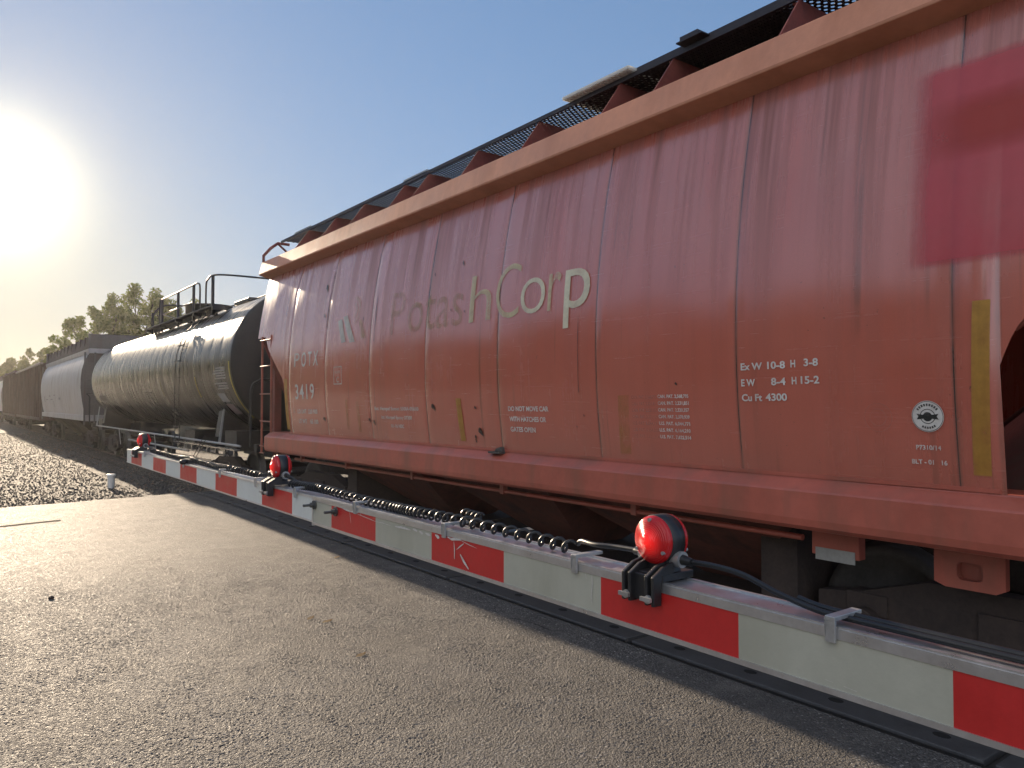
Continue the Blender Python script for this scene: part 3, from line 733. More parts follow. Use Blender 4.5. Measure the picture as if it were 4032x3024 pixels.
# running boards: real perforated plate
def perforated(x0, x1, y0, y1, z, th, pitch=.0535):
    mb = MB(); px = pitch * .866; nx = int((x1 - x0) / px); ny = int((y1 - y0) / pitch); r = pitch * .345
    for i in range(nx):
        cx = x0 + px * (i + .5) + (x1 - x0 - nx * px) / 2
        for j in range(ny):
            cy = y0 + pitch * (j + (.75 if i % 2 else .25))
            hexo = [(cx + pitch / math.sqrt(3) * math.cos(math.pi / 3 * k), cy + pitch / math.sqrt(3) * math.sin(math.pi / 3 * k)) for k in range(6)]
            a = mb.pts([(p[0], p[1], z) for p in hexo]); b = mb.pts([(cx + r * math.cos(math.pi / 3 * k), cy + r * .9 * math.sin(math.pi / 3 * k), z) for k in range(6)])
            c = mb.pts([(cx + r * math.cos(math.pi / 3 * k), cy + r * .9 * math.sin(math.pi / 3 * k), z - th) for k in range(6)])
            for k in range(6):
                l = (k + 1) % 6
                mb.f += [(a + k, a + l, b + l, b + k), (b + k, b + l, c + l, c + k)]; mb.mi += [0, 0]; mb.sm += [False, False]
    return mb
for side in (-1, 1):
    xa, xb = (4.80, 5.30) if side < 0 else (2 * D - 5.30, 2 * D - 4.80)
    if side < 0: mb = perforated(xa, xb, y0 + .1, y1 - .25, 4.765, .005)
    else: mb = MB(); mb.box(xa, xb, y0 + .1, y1 - .25, 4.75, 4.765)
    xo = 4.776 if side < 0 else 2 * D - 4.80
    mb.box(xo, xo + .024, y0 + .1, y1 - .25, 4.735, 4.775); mb.box(xb - .03 if side < 0 else xa, xb if side < 0 else xa + .03, y0 + .1, y1 - .25, 4.735, 4.764)
    mb.build("running_board", GRATE, hop)
mb = None
for yy in (.75, 1.9, 3.07, 4.22, 4.83, 5.98, 7.07, 8.16, 8.77, 9.95, 10.93, 12.0):
    for side in (-1, 1):
        mb = MB(); P = [(4.545, 4.405), (4.785, 4.733), (5.42, 4.733), (5.42, 4.568)]
        if side > 0: P = [(2 * D - x, z) for x, z in P]
        mb.prism(P, 'y', yy - .006, yy + .006)
        Q = [(4.80, 4.722), (5.38, 4.722), (5.38, 4.733), (4.80, 4.733)]
        if side > 0: Q = [(2 * D - x, z) for x, z in Q]
        mb.prism(Q, 'y', yy + .006, yy + .06)
        mb.build("board_bracket", DKRED, hop)
for ye in (y0 + .06, y1 - .06):
    mb = MB()
    mb.tube([(4.535, ye, 4.395), (4.535, ye, 4.51), (4.66, ye, 4.66), (4.79, ye, 4.765), (5.0, ye, 4.765)], .026, 4)
    mb.tube([(4.79, ye, 4.755), (5.05, ye, 4.55)], .02, 4)
    mb.build("end_bracket", DKRED, hop)
# hatches down the roof and the raised covers lying out over the board
mb = MB()
for k in range(10):
    a = y0 + .5 + k * 1.26; mb.prism([(5.5, 4.57), (5.5, 4.66), (5.62, 4.70), (6.48, 4.70), (6.6, 4.66), (6.6, 4.57)], 'y', a, a + 1.15)
mb.build("roof_hatch", GRATE, hop)
mb = MB(); mb.box(4.803, 5.72, 3.22, 4.66, 4.785, 4.815); mb.box(4.803, 5.6, 4.72, 5.42, 4.782, 4.788)
mb.box(4.70, 4.80, 3.86, 4.12, 4.79, 4.80); mb.box(4.70, 4.80, 3.90, 4.08, 4.80, 4.83)
mb.build("hatch_cover", GRATE, hop); 
mb = MB(); mb.box(4.705, 5.58, 4.66, 5.52, 4.795, 4.803)
for k in range(18):
    yy = 4.685 + k * .047; mb.box(4.715, 5.57, yy, yy + .022, 4.778, 4.795)
mb.box(4.700, 4.712, 4.655, 5.525, 4.785, 4.812); mb.box(4.71, 5.58, 4.652, 4.66, 4.785, 4.812); mb.box(4.71, 5.58, 5.52, 5.528, 4.785, 4.812)
pl = NT("pale_ribbed_plastic")
pl.l(pl.n('ShaderNodeMixShader', {0: .55, 1: pl.n('ShaderNodeBsdfDiffuse', {'Color': (.78, .78, .75, 1)}).outputs[0], 2: pl.n('ShaderNodeBsdfTranslucent', {'Color': (.80, .80, .77, 1)}).outputs[0]}).outputs[0], pl.out.inputs[0])
mb.build("ribbed_platform", pl.m, hop)
mb = MB(); mb.box(4.768, 4.80, 8.18, 8.78, 4.776, 4.795); mb.box(4.768, 4.80, 11.9, 12.6, 4.776, 4.795); mb.box(4.768, 4.80, 4.72, 5.30, 4.812, 4.84); mb.build("board_trim", GALV, hop)
# side sill
mb = MB(); ya, yb = HC - 6.07, HC + 6.07
prof = [(4.56, 1.425), (4.502, 1.425), (4.498, 1.412), (4.412, 1.352), (4.404, 1.340), (4.402, 1.170), (4.412, 1.125), (4.438, 1.099), (4.470, 1.092), (4.80, 1.092), (4.80, 1.425)]
mb.prism(prof, 'y', ya, yb); mirror_side(mb); mb.build("side_sill", SILL, hop, bevel=.008)
mb = MB(); mb.box(4.494, 4.506, ya + .9, yb - .9, 1.425, 1.448); mb.build("sill_lip", SILL, hop)
mb = MB(); mb.box(4.42, 4.50, 6.17, 6.36, 1.405, 1.425); mb.prism([(6.17, 1.425), (6.30, 1.425), (6.27, 1.455), (6.19, 1.475)], "x", 4.455, 4.50); mb.build("torn_tab", WHEEL, hop, bevel=.004)
# pipe under the sill with hangers
mb = MB(); mb.tube([(4.66, 3.0, 1.005), (4.66, 12.2, 1.005)], .021, 10); mb.build("brake_pipe", SILL, hop)
for yy in (4.55, 6.42, 8.3, 10.2, 11.9):
    mb = MB(); mb.box(4.63, 4.69, yy - .03, yy + .03, .975, 1.095); mb.build("pipe_hanger", RED, hop, bevel=.004)
# underframe: bays, gates, centre sill
mb = MB()
tops = [(3.15, 5.62), (5.75, 7.76), (8.18, 10.52)]
for a, b in tops:
    m = (a + b) / 2; w = .34
    for s in (-1, 1):
        X0, X1 = D + s * 1.38, D + s * .30
        mb.face([(X0, a, 1.08), (X0, b, 1.08), (X1, m + w, .34), (X1, m - w, .34)][::s])
    for (yA, yB, s) in ((a, m - w, 1), (b, m + w, -1)):
        mb.face([(D - 1.38, yA, 1.08), (D + 1.38, yA, 1.08), (D + .30, yB, .34), (D - .30, yB, .34)][::s])
mb.build("hopper_bay", BAYRED, hop)
for a, b in tops:
    m = (a + b) / 2; mb = MB(); mb.box(D - .85, D + .85, m - .80, m + .80, .17, .338); mb.box(D - .95, D - .75, m - .06, m + .06, .26, .32); mb.build("outlet_gate", UNDER, hop, bevel=.01)  # gates enlarged to block light showing under the car
mb = MB(); mb.box(D - .32, D + .32, HC - 6.9, HC - 2.95, .66, 1.05); mb.box(D - .32, D + .32, HC + 3.5, HC + 6.9, .66, 1.05)
mb.box(4.9, 7.2, 3.2, 3.5, .30, 1.05); mb.box(4.9, 7.2, 10.4, 10.7, .30, 1.05)  # cross boxes deepened to block light between bays and trucks
mb.box(D - 1.3, D + 1.3, 12.9, 13.05, .95, 1.15); mb.box(D - 1.3, D + 1.3, .75, .9, .95, 1.15)
mb.build("centre_sill", UNDER, hop)
# hanging plates by the right truck
mb = MB(); mb.box(4.70, 4.78, 2.63, 2.96, .90, 1.0915); mb.build("hanger_plate", SILL, hop, bevel=.006)
mb = MB(); mb.box(4.695, 4.7, 2.655, 2.93, .87, .95); mb.build("grey_label", mt("grey_label_paint", (.34, .34, .31), .5, var=.2), hop)
mb = MB()                                       # slotted plate
def slot_plate(mb, x, xb, y0, y1, z0, z1, cy, cz, hw, hh):
    n = 24; oc = []; ic = []
    for k in range(n):
        a = 2 * math.pi * (k + .5) / n; ca, sa = math.cos(a), math.sin(a)
        ic.append((cy + hw * math.copysign(abs(ca) ** .5, ca), cz + hh * math.copysign(abs(sa) ** .5, sa)))
        t = min((y1 - cy) / abs(ca) if ca > 0 else (cy - y0) / max(1e-6, abs(ca)), (z1 - cz) / abs(sa) if sa > 0 else (cz - z0) / max(1e-6, abs(sa)))
        oc.append((cy + ca * t, cz + sa * t))
    for k in range(n):
        l = (k + 1) % n
        mb.face([(x, *oc[k]), (x, *ic[k]), (x, *ic[l]), (x, *oc[l])]); mb.face([(x, *ic[k]), (xb, *ic[k]), (xb, *ic[l]), (x, *ic[l])]); mb.face([(x, *oc[l]), (xb, *oc[l]), (xb, *oc[k]), (x, *oc[k])])
slot_plate(mb, 4.70, 4.75, 1.79, 2.17, .842, 1.0915, 1.975, .945, .07, .052); mb.box(4.76, 4.90, 1.9, 2.1, .86, 1.05)
mb.build("slotted_plate", SILL, hop)
def truck(parent, yc, mats=(WHEEL, UNDER), spread=.89):
    t = None
    mb = MB()
    for s in (-1, 1):
        X = D + s * 1.0
        mb.prism([(yc - 1.25, .36), (yc - 1.05, .36), (yc - .55, .22), (yc + .55, .22), (yc + 1.05, .36), (yc + 1.25, .36), (yc + 1.25, .60), (yc + .95, .64), (yc + .5, .78), (yc - .5, .78), (yc - .95, .64), (yc - 1.25, .60)], 'x', X - .07, X + .07)
    mb.box(D - 1.1, D + 1.1, yc - .2, yc + .2, .42, .66)
    for s in (-1, 1):
        for dy in (-.16, 0, .16):
            P = [(D + s * 1.0 + .05 * math.cos(a * .7), yc + dy + .05 * math.sin(a * .7), .30 + a * .0042) for a in range(64)]
            mb.tube(P, .013, 5)
        for k in (-1, 1): mb.cyl((D + s * 1.06, yc + k * spread, .46), (D + s * 1.17, yc + k * spread, .46), .095, 14); mb.box(D + s * 1.0 - .09, D + s * 1.0 + .09, yc + k * spread - .14, yc + k * spread + .14, .50, .64)
    t = mb.build("truck", mats[1], parent, bevel=.02)
    for k in (-1, 1):
        y = yc + k * spread
        mb = MB()
        for s in (-1, 1):
            x = D + s * .7525
            p = [(.06, .075), (.10, .085), (.17, .06), (.36, .03), (.385, .055), (.455, .058), (.462, .02), (.468, -.035), (.49, -.05), (.49, -.068), (.40, -.07), (.36, -.03), (.06, -.06)]
            mb.lathe([(r, -s * -1 * a * 1.0) for r, a in p], (x, y, .46), 'x', 36); 
            mb.cyl((x + s * .07, y, .46), (x + s * .30, y, .46), .09, 14)
        mb.cyl((D - .75, y, .46), (D + .75, y, .46), .08, 12)
        mb.build("wheel", mats[0], t, clean=True)
    return t
truck(hop, 1.84); truck(hop, 11.96)
def coupler(parent, y0, s):
    mb = MB(); mb.box(D - .09, D + .09, y0, y0 + s * .5, .78, .98); mb.box(D - .16, D + .16, y0 + s * .4, y0 + s * .62, .74, 1.02); mb.build("coupler", UNDER, parent, bevel=.02)
coupler(hop, HC + 6.9, 1); coupler(hop, HC - 6.9, -1)
# ladders and posts at the ends
for s in (1, -1):
    def Y(d): return HC + s * d
    mb = MB()
    for d in (5.90, 6.36): mb.box(4.445, 4.475, Y(d) - .012, Y(d) + .012, 1.05 if d > 6 else 1.42, 3.06)
    for z in (1.06, 1.178, 1.603, 2.069, 2.545, 2.99):
        mb.tube([(4.44, Y(5.86 if z > 1.3 else 6.2), z), (4.44, Y(6.40), z)], .010, 8)
    mb.build("ladder", RED, hop)
    mb = MB(); mb.box(4.60, 4.72, Y(6.18) - .05, Y(6.18) + .05, 1.1, 3.2); mb.box(2 * D - 4.72, 2 * D - 4.60, Y(6.18) - .05, Y(6.18) + .05, 1.1, 3.2)
    mb.box(5.4, 5.5, Y(6.35) - .04, Y(6.35) + .04, 1.1, 2.9); mb.build("end_post", DKRED, hop)
    mb = MB(); mb.tube([(4.50, Y(6.18), 3.0), (4.56, Y(5.22), 2.30)], .022, 6); mb.build("corner_brace", RED, hop)
    mb = MB(); mb.box(4.55, 7.5, Y(6.02), Y(6.06), 1.0, 1.4) ; mb.build("end_sill", DKRED, hop)
    mb = MB(); mb.cyl((5.0, Y(5.6), 1.55), (5.5, Y(5.6), 1.55), .16, 14); mb.tube([(4.7, Y(5.5), 1.45), (4.7, Y(5.5), 1.75), (5.2, Y(5.9), 1.8), (5.6, Y(6.1), 1.3)], .02, 6); mb.build("brake_cylinder", UNDER, hop)

# ---- lettering and markings follow the curve of the side
def on_wall(pt, off): return (wx(pt[1]) - off, pt[0], pt[1])
def decal(name, polys, mat, off=.004, parent=None, cut=True):
    """polys: lists of (y, z); laid on the side sheet and cut so that they follow its bow"""
    bm = bmesh.new()
    for P in polys:
        vs = [bm.verts.new((0, y, z)) for y, z in P]
        try: bm.faces.new(vs)
        except ValueError: pass
    if cut:
        zz = [v.co.z for v in bm.verts]
        z = math.floor(min(zz) / .05) * .05
        while z < max(zz):
            bmesh.ops.bisect_plane(bm, geom=bm.verts[:] + bm.edges[:] + bm.faces[:], plane_co=(0, 0, z), plane_no=(0, 0, 1)); z += .05
    for v in bm.verts: v.co.x = wx(v.co.z) - off - .004
    return finish(name, bm, mat, parent or hop)
def finish(name, bm, mat, parent):
    org = root_loc(parent)
    for v in bm.verts: v.co -= org
    bm.normal_update()
    for f in bm.faces:
        if f.normal.x > 0: f.normal_flip()
    me = bpy.data.meshes.new(name); bm.to_mesh(me); bm.free(); me.materials.append(mat)
    o = bpy.data.objects.new(name, me); col.objects.link(o); o.parent = parent; return o
def text_geo(s, bold=0.0, spacing=1.0):
    cu = bpy.data.curves.new("t", 'FONT'); cu.body = s; cu.offset = bold; cu.space_character = spacing; cu.resolution_u = 5
    ob = bpy.data.objects.new("t", cu); col.objects.link(ob)
    dg = bpy.context.evaluated_depsgraph_get(); dg.update()
    me = bpy.data.meshes.new_from_object(ob.evaluated_get(dg)); bpy.data.objects.remove(ob); bpy.data.curves.remove(cu)
    return me
def lettering(s, yl, yr, zb, zc, mat, bold=0.01, name="lettering", spacing=1.0, off=.0045, slant=0.0, capref=None, surf=None, parent=None):
    """s painted from yl (left in the photo) to yr; cap height from zb to zc"""
    me = text_geo(s, bold, spacing); bm = bmesh.new(); bm.from_mesh(me); bpy.data.meshes.remove(me)
    x0 = min(v.co.x for v in bm.verts); x1 = max(v.co.x for v in bm.verts)
    caph = .729
    for v in bm.verts:
        u = (v.co.x - x0) / (x1 - x0); y = yl + (yr - yl) * u; z = zb + (v.co.y / caph) * (zc - zb) + slant * u
        v.co = (0, y, z)
    if zc - zb > .12:
        zz = [v.co.z for v in bm.verts]; z = min(zz) + .04
        while z < max(zz):
            bmesh.ops.bisect_plane(bm, geom=bm.verts[:] + bm.edges[:] + bm.faces[:], plane_co=(0, 0, z), plane_no=(0, 0, 1)); z += .05
    for v in bm.verts: v.co.x = (surf or wx)(v.co.z) - off - .004
    return finish(name, bm, mat, parent or hop)
# company name
lettering("P", 8.50, 8.16, 2.745, 3.30, CREAMFADE, 0, "company_letter"); lettering("otas", 8.06, 6.86, 2.745, 3.30, CREAMFADE, 0.0, "company_letter")
lettering("h", 6.73, 6.34, 2.745, 3.28, CREAMMID, -.006, "company_letter")
lettering("C", 6.26, 5.87, 2.735, 3.315, CREAMMID, -.012, "company_letter"); lettering("o", 5.845, 5.475, 2.745, 3.305, CREAM, -.012, "company_letter"); lettering("r", 5.43, 5.255, 2.745, 3.305, CREAMMID, -.002, "company_letter"); lettering("p", 5.20, 4.865, 2.745, 3.305, CREAM, 0, "company_letter")
# its mark: two fanned bars and a faint bowl
decal("company_mark", [[(9.92, 2.74), (9.79, 2.75), (9.97, 3.08), (10.10, 3.06)], [(9.655, 2.73), (9.49, 2.73), (9.80, 3.12), (9.93, 3.10)]], LOGOW)
arc = lambda cy, cz, r, a0, a1, w: [[(cy - r * math.cos(R(a0 + (a1 - a0) * k / 10)), cz + r * math.sin(R(a0 + (a1 - a0) * k / 10))) for k in range(11)] + [(cy - (r - w) * math.cos(R(a1 + (a0 - a1) * k / 10)), cz + (r - w) * math.sin(R(a1 + (a0 - a1) * k / 10))) for k in range(11)]]
def arc_quads(cy, cz, r, a0, a1, w, n=12):
    o = []
    for k in range(n):
        a, b = R(a0 + (a1 - a0) * k / n), R(a0 + (a1 - a0) * (k + 1) / n)
        o.append([(cy - r * math.cos(a), cz + r * math.sin(a)), (cy - r * math.cos(b), cz + r * math.sin(b)), (cy - (r - w) * math.cos(b), cz + (r - w) * math.sin(b)), (cy - (r - w) * math.cos(a), cz + (r - w) * math.sin(a))])
    return o
decal("company_mark", arc_quads(9.60, 3.16, .20, -80, 90, .055) + arc_quads(9.60, 3.16, .11, -80, 90, .045) + [[(9.43, 3.02), (9.33, 3.02), (9.16, 2.76), (9.30, 2.76)]], CREAMFADE)
# reporting marks and data
lettering("P", 11.66, 11.44, 2.475, 2.70, PAINTW2, .005, "reporting_mark"); lettering("O T X", 11.36, 10.72, 2.47, 2.695, PAINTW, .014, "reporting_mark"); lettering("3419", 11.62, 10.87, 1.975, 2.21, PAINTW, .014, "reporting_mark", 1.15)
lettering("LD LMT  220 900", 11.57, 10.79, 1.755, 1.82, PAINTW2, .028); lettering("LT WT    65 100", 11.55, 10.79, 1.605, 1.67, PAINTW2, .028)
decal("lettering", [[(11.76, 1.75), (11.66, 1.75), (11.66, 1.84), (11.76, 1.84)]], PAINTGHOST)
lettering("Ext. Hempel Sunset 550IA-05600", 8.92, 7.80, 1.822, 1.865, PAINTW2, .028); lettering("Int. Hempel Epoxy 37300", 8.75, 7.97, 1.715, 1.757, PAINTW2, .028); lettering("01-16 NSC", 8.51, 8.18, 1.61, 1.652, PAINTW2, .028)
def frame_polys(yl, yr, zb, zt, w):
    return [[(yl, zb), (yr, zb), (yr, zb + w), (yl, zb + w)], [(yl, zt - w), (yr, zt - w), (yr, zt), (yl, zt)], [(yl, zb + w), (yl - w, zb + w), (yl - w, zt - w), (yl, zt - w)], [(yr + w, zb + w), (yr, zb + w), (yr, zt - w), (yr + w, zt - w)]]
decal("plate_mark", frame_polys(10.15, 9.88, 2.17, 2.42, .014), PAINTW2); lettering("C", 10.06, 9.97, 2.20, 2.28, PAINTW2, .02, "plate_mark"); lettering("PLATE", 10.10, 9.93, 2.325, 2.36, PAINTW2, .02, "plate_mark")
for s, a, b, z0 in (("DO NOT MOVE CAR", 6.045, 5.425, 1.832), ("WITH HATCHES OR", 6.035, 5.47, 1.733), ("GATES OPEN", 6.03, 5.64, 1.633)): lettering(s, a, b, z0, z0 + .046, PAINTW, .028)
for s, a, b, z0 in (("Ex W", 3.312, 3.14, 2.132), ("10-8", 3.10, 2.965, 2.134), ("H", 2.925, 2.89, 2.138), ("3-8", 2.83, 2.73, 2.142), ("E W", 3.312, 3.20, 2.022), ("8-4", 3.075, 2.965, 2.025), ("H", 2.92, 2.885, 2.028), ("15-2", 2.855, 2.725, 2.030), ("Cu Ft", 3.312, 3.15, 1.920), ("4300", 3.122, 2.96, 1.922)): lettering(s, a, b, z0, z0 + .048, PAINTW, .028)
for k, s in enumerate(("CAN. PAT. 2,568,795", "CAN. PAT. 2,231,851", "CAN. PAT. 2,220,357", "CAN. PAT. 2,378,939", "U.S. PAT. 6,044,771", "U.S. PAT. 6,164,210", "U.S. PAT. 7,622,514")):
    z0 = 1.945 - k * .0515; lettering(s, 4.09, 3.785, z0, z0 + .026, PAINTW2, .030); lettering(s, 4.37, 4.10, z0 - .004, z0 + .022, PAINTGHOST, .016)
lettering("P7310/14", 2.15, 2.012, 1.642, 1.668, PAINTW2, .028); lettering("BLT - 01   16", 2.178, 1.985, 1.560, 1.586, PAINTW2, .028)
def disc(cy, cz, r, n=32): return [[(cy + r * math.cos(2 * math.pi * k / n), cz + r * math.sin(2 * math.pi * k / n)) for k in range(n)]]
def ring(cy, cz, r, w): return arc_quads(cy, cz, r, 0, 360, w, 36)
decal("round_seal", disc(2.075, 1.83, .088), PAINTW, .004); decal("round_seal", ring(2.075, 1.83, .085, .003) + ring(2.075, 1.83, .042, .004), BLACKP, .0052)
decal("round_seal", [[(2.135, 1.845), (2.095, 1.838), (2.095, 1.818), (2.135, 1.812), (2.125, 1.83)], [(2.015, 1.845), (2.055, 1.838), (2.055, 1.818), (2.015, 1.812), (2.025, 1.83)]] + disc(2.075, 1.828, .026, 20), BLACKP, .006)
decal("round_seal", [q for a in range(35, 146, 13) for q in arc_quads(2.075, 1.83, .072, a, a + 8, .014, 2)] + [q for a in range(-120, -59, 12) for q in arc_quads(2.075, 1.83, .070, a, a + 8, .012, 2)], BLACKP, .0052)
decal("ghost_seal", ring(2.36, 1.82, .085, .003) + ring(2.36, 1.82, .05, .003), PAINTGHOST); decal("ghost_seal", ring(1.80, 1.82, .085, .003) + ring(1.80, 1.82, .05, .003), BLACKP, .0062) if False else None
def quad(yl, yr, zb, zt, dy=0): return [[(yl, zb), (yr, zb), (yr + dy, zt), (yl + dy, zt)]]
decal("reflector_strip", quad(1.855, 1.765, 1.515, 2.45, -.03), YELLOW); decal("reflector_strip", quad(6.95, 6.855, 1.505, 1.96, .035), YELLOW); decal("reflector_strip", quad(12.085, 11.96, 1.49, 2.30, 0), YELLOW)
decal("reflector_strip", quad(4.54, 4.42, 1.495, 1.97, -.02), YELFADE); decal("reflector_strip", quad(9.79, 9.71, 1.55, 1.96, 0), YELFADE); decal("reflector_strip", quad(9.44, 9.36, 1.53, 1.93, .03), YELFADE)
def rounded(yl, yr, zb, zt, r, n=5):
    P = []
    for cy, cz, a0 in ((yl - r, zt - r, 90), (yr, zt, None), (yr, zb, None), (yl, zb, None)):
        if a0 is None: P.append((cy, cz))
        else: P += [(cy + r * math.cos(R(90 - 90 * k / n)), cz + r * math.sin(R(90 - 90 * k / n))) for k in range(n + 1)][::-1]
    return [P]
decal("pink_patch", rounded(2.20, .35, 2.65, 3.88, .05), PINK, .002)  # soft-edged pinkish area with a deeper red band, laid over the side sheet
decal("pink_patch", [[(2.16, 3.24), (.4, 3.24), (.4, 3.66), (2.16, 3.66)]], PINKDARK, .003)
for yy, zz, ry, rz in ((7.46, 1.86, .045, .045), (6.55, 1.61, .05, .05), (8.96, 1.66, .035, .04), (9.09, 1.69, .03, .03), (10.55, 1.68, .05, .035), (10.67, 3.6, .05, .07), (6.95, 3.42, .018, .03), (7.53, 3.37, .015, .025), (6.62, 1.86, .02, .02), (4.95, 1.8, .008, .012), (5.05, 1.70, .01, .01), (8.02, 2.24, .008, .01), (9.75, 1.76, .012, .015), (3.9, 2.05, .012, .012), (10.60, 3.18, .03, .035), (9.28, 3.02, .012, .03), (7.1, 2.92, .012, .018), (6.83, 2.88, .012, .02)):
    P = [(yy + ry * math.cos(k * .7854 * .8) * rng.uniform(.75, 1.2), zz + rz * math.sin(k * .7854) * rng.uniform(.75, 1.2)) for k in range(8)]
    decal("rust_spot", [P], SPOT)
for yy, z0, z1, w in ((6.66, 1.50, 1.58, .02), (8.93, 2.7, 3.35, .012), (10.50, 3.0, 3.9, .012), (7.6, 2.9, 3.9, .008), (5.0, 2.0, 2.7, .006)):
    P = [(yy - w, z0), (yy + w * .3, z0)] + [(yy + w * rng.uniform(.2, 1), z0 + (z1 - z0) * k / 6) for k in range(1, 6)] + [(yy, z1)] + [(yy - w * rng.uniform(.2, 1), z1 - (z1 - z0) * k / 6) for k in range(1, 6)]
    decal("rust_spot", [P], SPOT, .0035)

# ------------------------------------------------------------------ tank car
TC = 23.95; TR, TZ = 1.52, 2.76
tank = thing("tank_car", (D, TC, 0), "black tank car with a platform and railings on top, coupled behind the red hopper car", "tank car")
mb = MB(); rows = []; L = 8.62; yl = []
def prof_tank(t):        # t from -L-.55 to L+.55
    a = abs(t)
    if a <= L:
        k = (t / .72) % 1.0; return TR - .004 * math.exp(-((min(k, 1 - k)) / .05) ** 2) + .0026 * math.sin(k * math.pi)
    return TR * math.sqrt(max(0, 1 - ((a - L) / .56) ** 2))
ts = [-L + 2 * L * k / 240 for k in range(241)]
for t in ts:
    r = prof_tank(t); rows.append([(D + r * math.cos(2 * math.pi * j / 72), TC + t, TZ + r * math.sin(2 * math.pi * j / 72)) for j in range(72)])
mb.grid(rows, 0, True, flip=False); mb.build("tank_shell", TANK, tank)
for s in (-1, 1):
    mb = MB(); mb.lathe([(TR * .999 * math.cos(R(a)), s * .56 * math.sin(R(a))) for a in (0, 8, 18, 30, 42, 54, 66, 78, 87, 90)], (D, TC + s * L, TZ), 'y', 72)
    if s > 0: mb.f = [f[::-1] for f in mb.f]
    mb.build("tank_head", TANKEND, tank, clean=True)
def tank_pt(y, a, off=.006): return (D - (TR + off) * math.cos(a), y, TZ + (TR + off) * math.sin(a))
def tank_patch(name, y0, y1, z0, z1, mat, dy=0, off=.009):
    a0, a1 = math.asin((z0 - TZ) / TR), math.asin((z1 - TZ) / TR); n = max(2, int(abs(a1 - a0) / .08)); mb = MB()
    mb.grid([[tank_pt(y0 + dy * k / n, a0 + (a1 - a0) * k / n, off), tank_pt(y1 + dy * k / n, a0 + (a1 - a0) * k / n, off)] for k in range(n + 1)]); return mb.build(name, mat, tank)
tank_patch("reflector_strip", 15.38, 15.46, 1.62, 2.74, mt("yellow_strip", (.42, .33, .06), .5))
TEXTG = mt("dull_white_marking", (.36, .34, .32), .6)
tank_patch("white_label", 16.05, 16.55, 1.95, 2.12, TEXTG, .12); tank_patch("white_label", 15.9, 16.35, 1.70, 1.90, mt("dull_pink_marking", (.30, .22, .21), .6), .12)
for k in range(8): tank_patch("data_line", 15.72, 16.0 + .35 + .12 * (k % 3), 2.62 - k * .052 - (.05 if k > 4 else 0), 2.645 - k * .052 - (.05 if k > 4 else 0), TEXTG)
for yy, z0, z1, ln in ((22.7, 2.20, 2.23, .9), (22.8, 2.05, 2.08, .7), (22.6, 1.93, 1.95, .5), (30.2, 2.02, 2.2, 1.2), (25.6, 2.2, 2.23, .6)): tank_patch("data_line", yy, yy + ln, z0, z1, mt("dim_marking", (.13, .12, .11), .6))
tank_patch("reflector_strip", 18.0, 18.06, 2.05, 2.5, mt("yellow_strip", (.42, .33, .06), .5)); tank_patch("reflector_strip", 21.4, 21.46, 2.1, 2.5, mt("dim_yellow", (.17, .14, .04), .5))
# top works: platform, manway, railings
mb = MB()
for xx in (D - .95, D + .95): mb.box(xx - .03, xx + .03, 18.0, 25.0, 4.02, 4.12)
for xx in (D - 1.15, D + .85): mb.box(xx, xx + .3, 18.0, 25.0, 4.12, 4.15)
for yy in (18.0, 19.6, 21.4, 23.2, 24.9): mb.box(D - 1.15, D + 1.15, yy - .03, yy + .03, 4.04, 4.118)
for yy in (18.4, 20.6, 22.8, 24.6):
    for s in (-1, 1): mb.box(D + s * .95 - .03, D + s * .95 + .03, yy - .04, yy + .04, 3.9, 4.05)
mb.build("platform", BLACKFRAME, tank)
mb = MB(); mb.lathe([(.001, 0), (.62, 0), (.62, .40), (.66, .40), (.66, .44), (.001, .46)], (D, 22.5, 4.22), 'z', 28); mb.build("manway", BLACKFRAME, tank, clean=True)
mb = MB(); mb.box(D - .45, D + .3, 17.6, 18.7, 4.24, 4.34); mb.build("valve_cover", BLACKFRAME, tank, bevel=.02)
def railing(path, posts, xx):
    mb = MB(); mb.tube(path, .022, 8)
    for p in posts: mb.box(p[0] - .03, p[0] + .03, p[1] - .03, p[1] + .03, 3.95, p[2])
    mb.build("railing", BLACKFRAME, tank)
xr = D - 1.02
railing(bez([(xr, 19.55, 4.05), (xr, 19.52, 4.72), (xr, 19.72, 4.86), (xr, 20.2, 4.87), (xr, 21.8, 4.87), (xr, 23.4, 4.87), (xr, 23.75, 4.84), (xr, 23.8, 4.1)], 8), [(xr, 20.1, 4.86), (xr, 21.66, 4.86), (xr, 23.5, 4.86)], xr)
railing(bez([(xr, 18.98, 3.98), (xr, 18.98, 4.70), (xr, 18.8, 4.85), (xr, 18.4, 4.88), (xr + .25, 18.15, 4.88), (xr + 1.0, 18.1, 4.88), (xr + 2.0, 18.1, 4.88)], 8), [(xr, 18.42, 4.87), (xr + 2.0, 18.1, 4.87)], xr)
railing(bez([(xr + 2.05, 19.5, 4.05), (xr + 2.05, 19.5, 4.8), (xr + 2.05, 19.8, 4.87), (xr + 2.05, 23.4, 4.87), (xr + 1.6, 24.6, 4.87), (xr + .4, 24.8, 4.87), (xr, 24.7, 4.5), (xr, 24.7, 4.1)], 8), [(xr + 2.05, 20.1, 4.86), (xr + 2.05, 21.7, 4.86), (xr + 2.05, 23.5, 4.86), (xr, 24.7, 4.6)], xr)
mb = MB(); mb.tube([(xr, 20.1, 4.45), (xr, 23.5, 4.45)], .015, 6); mb.tube([(xr, 23.5, 4.45), (xr + .8, 24.75, 4.45)], .015, 6); mb.build("rail_bar", BLACKFRAME, tank)
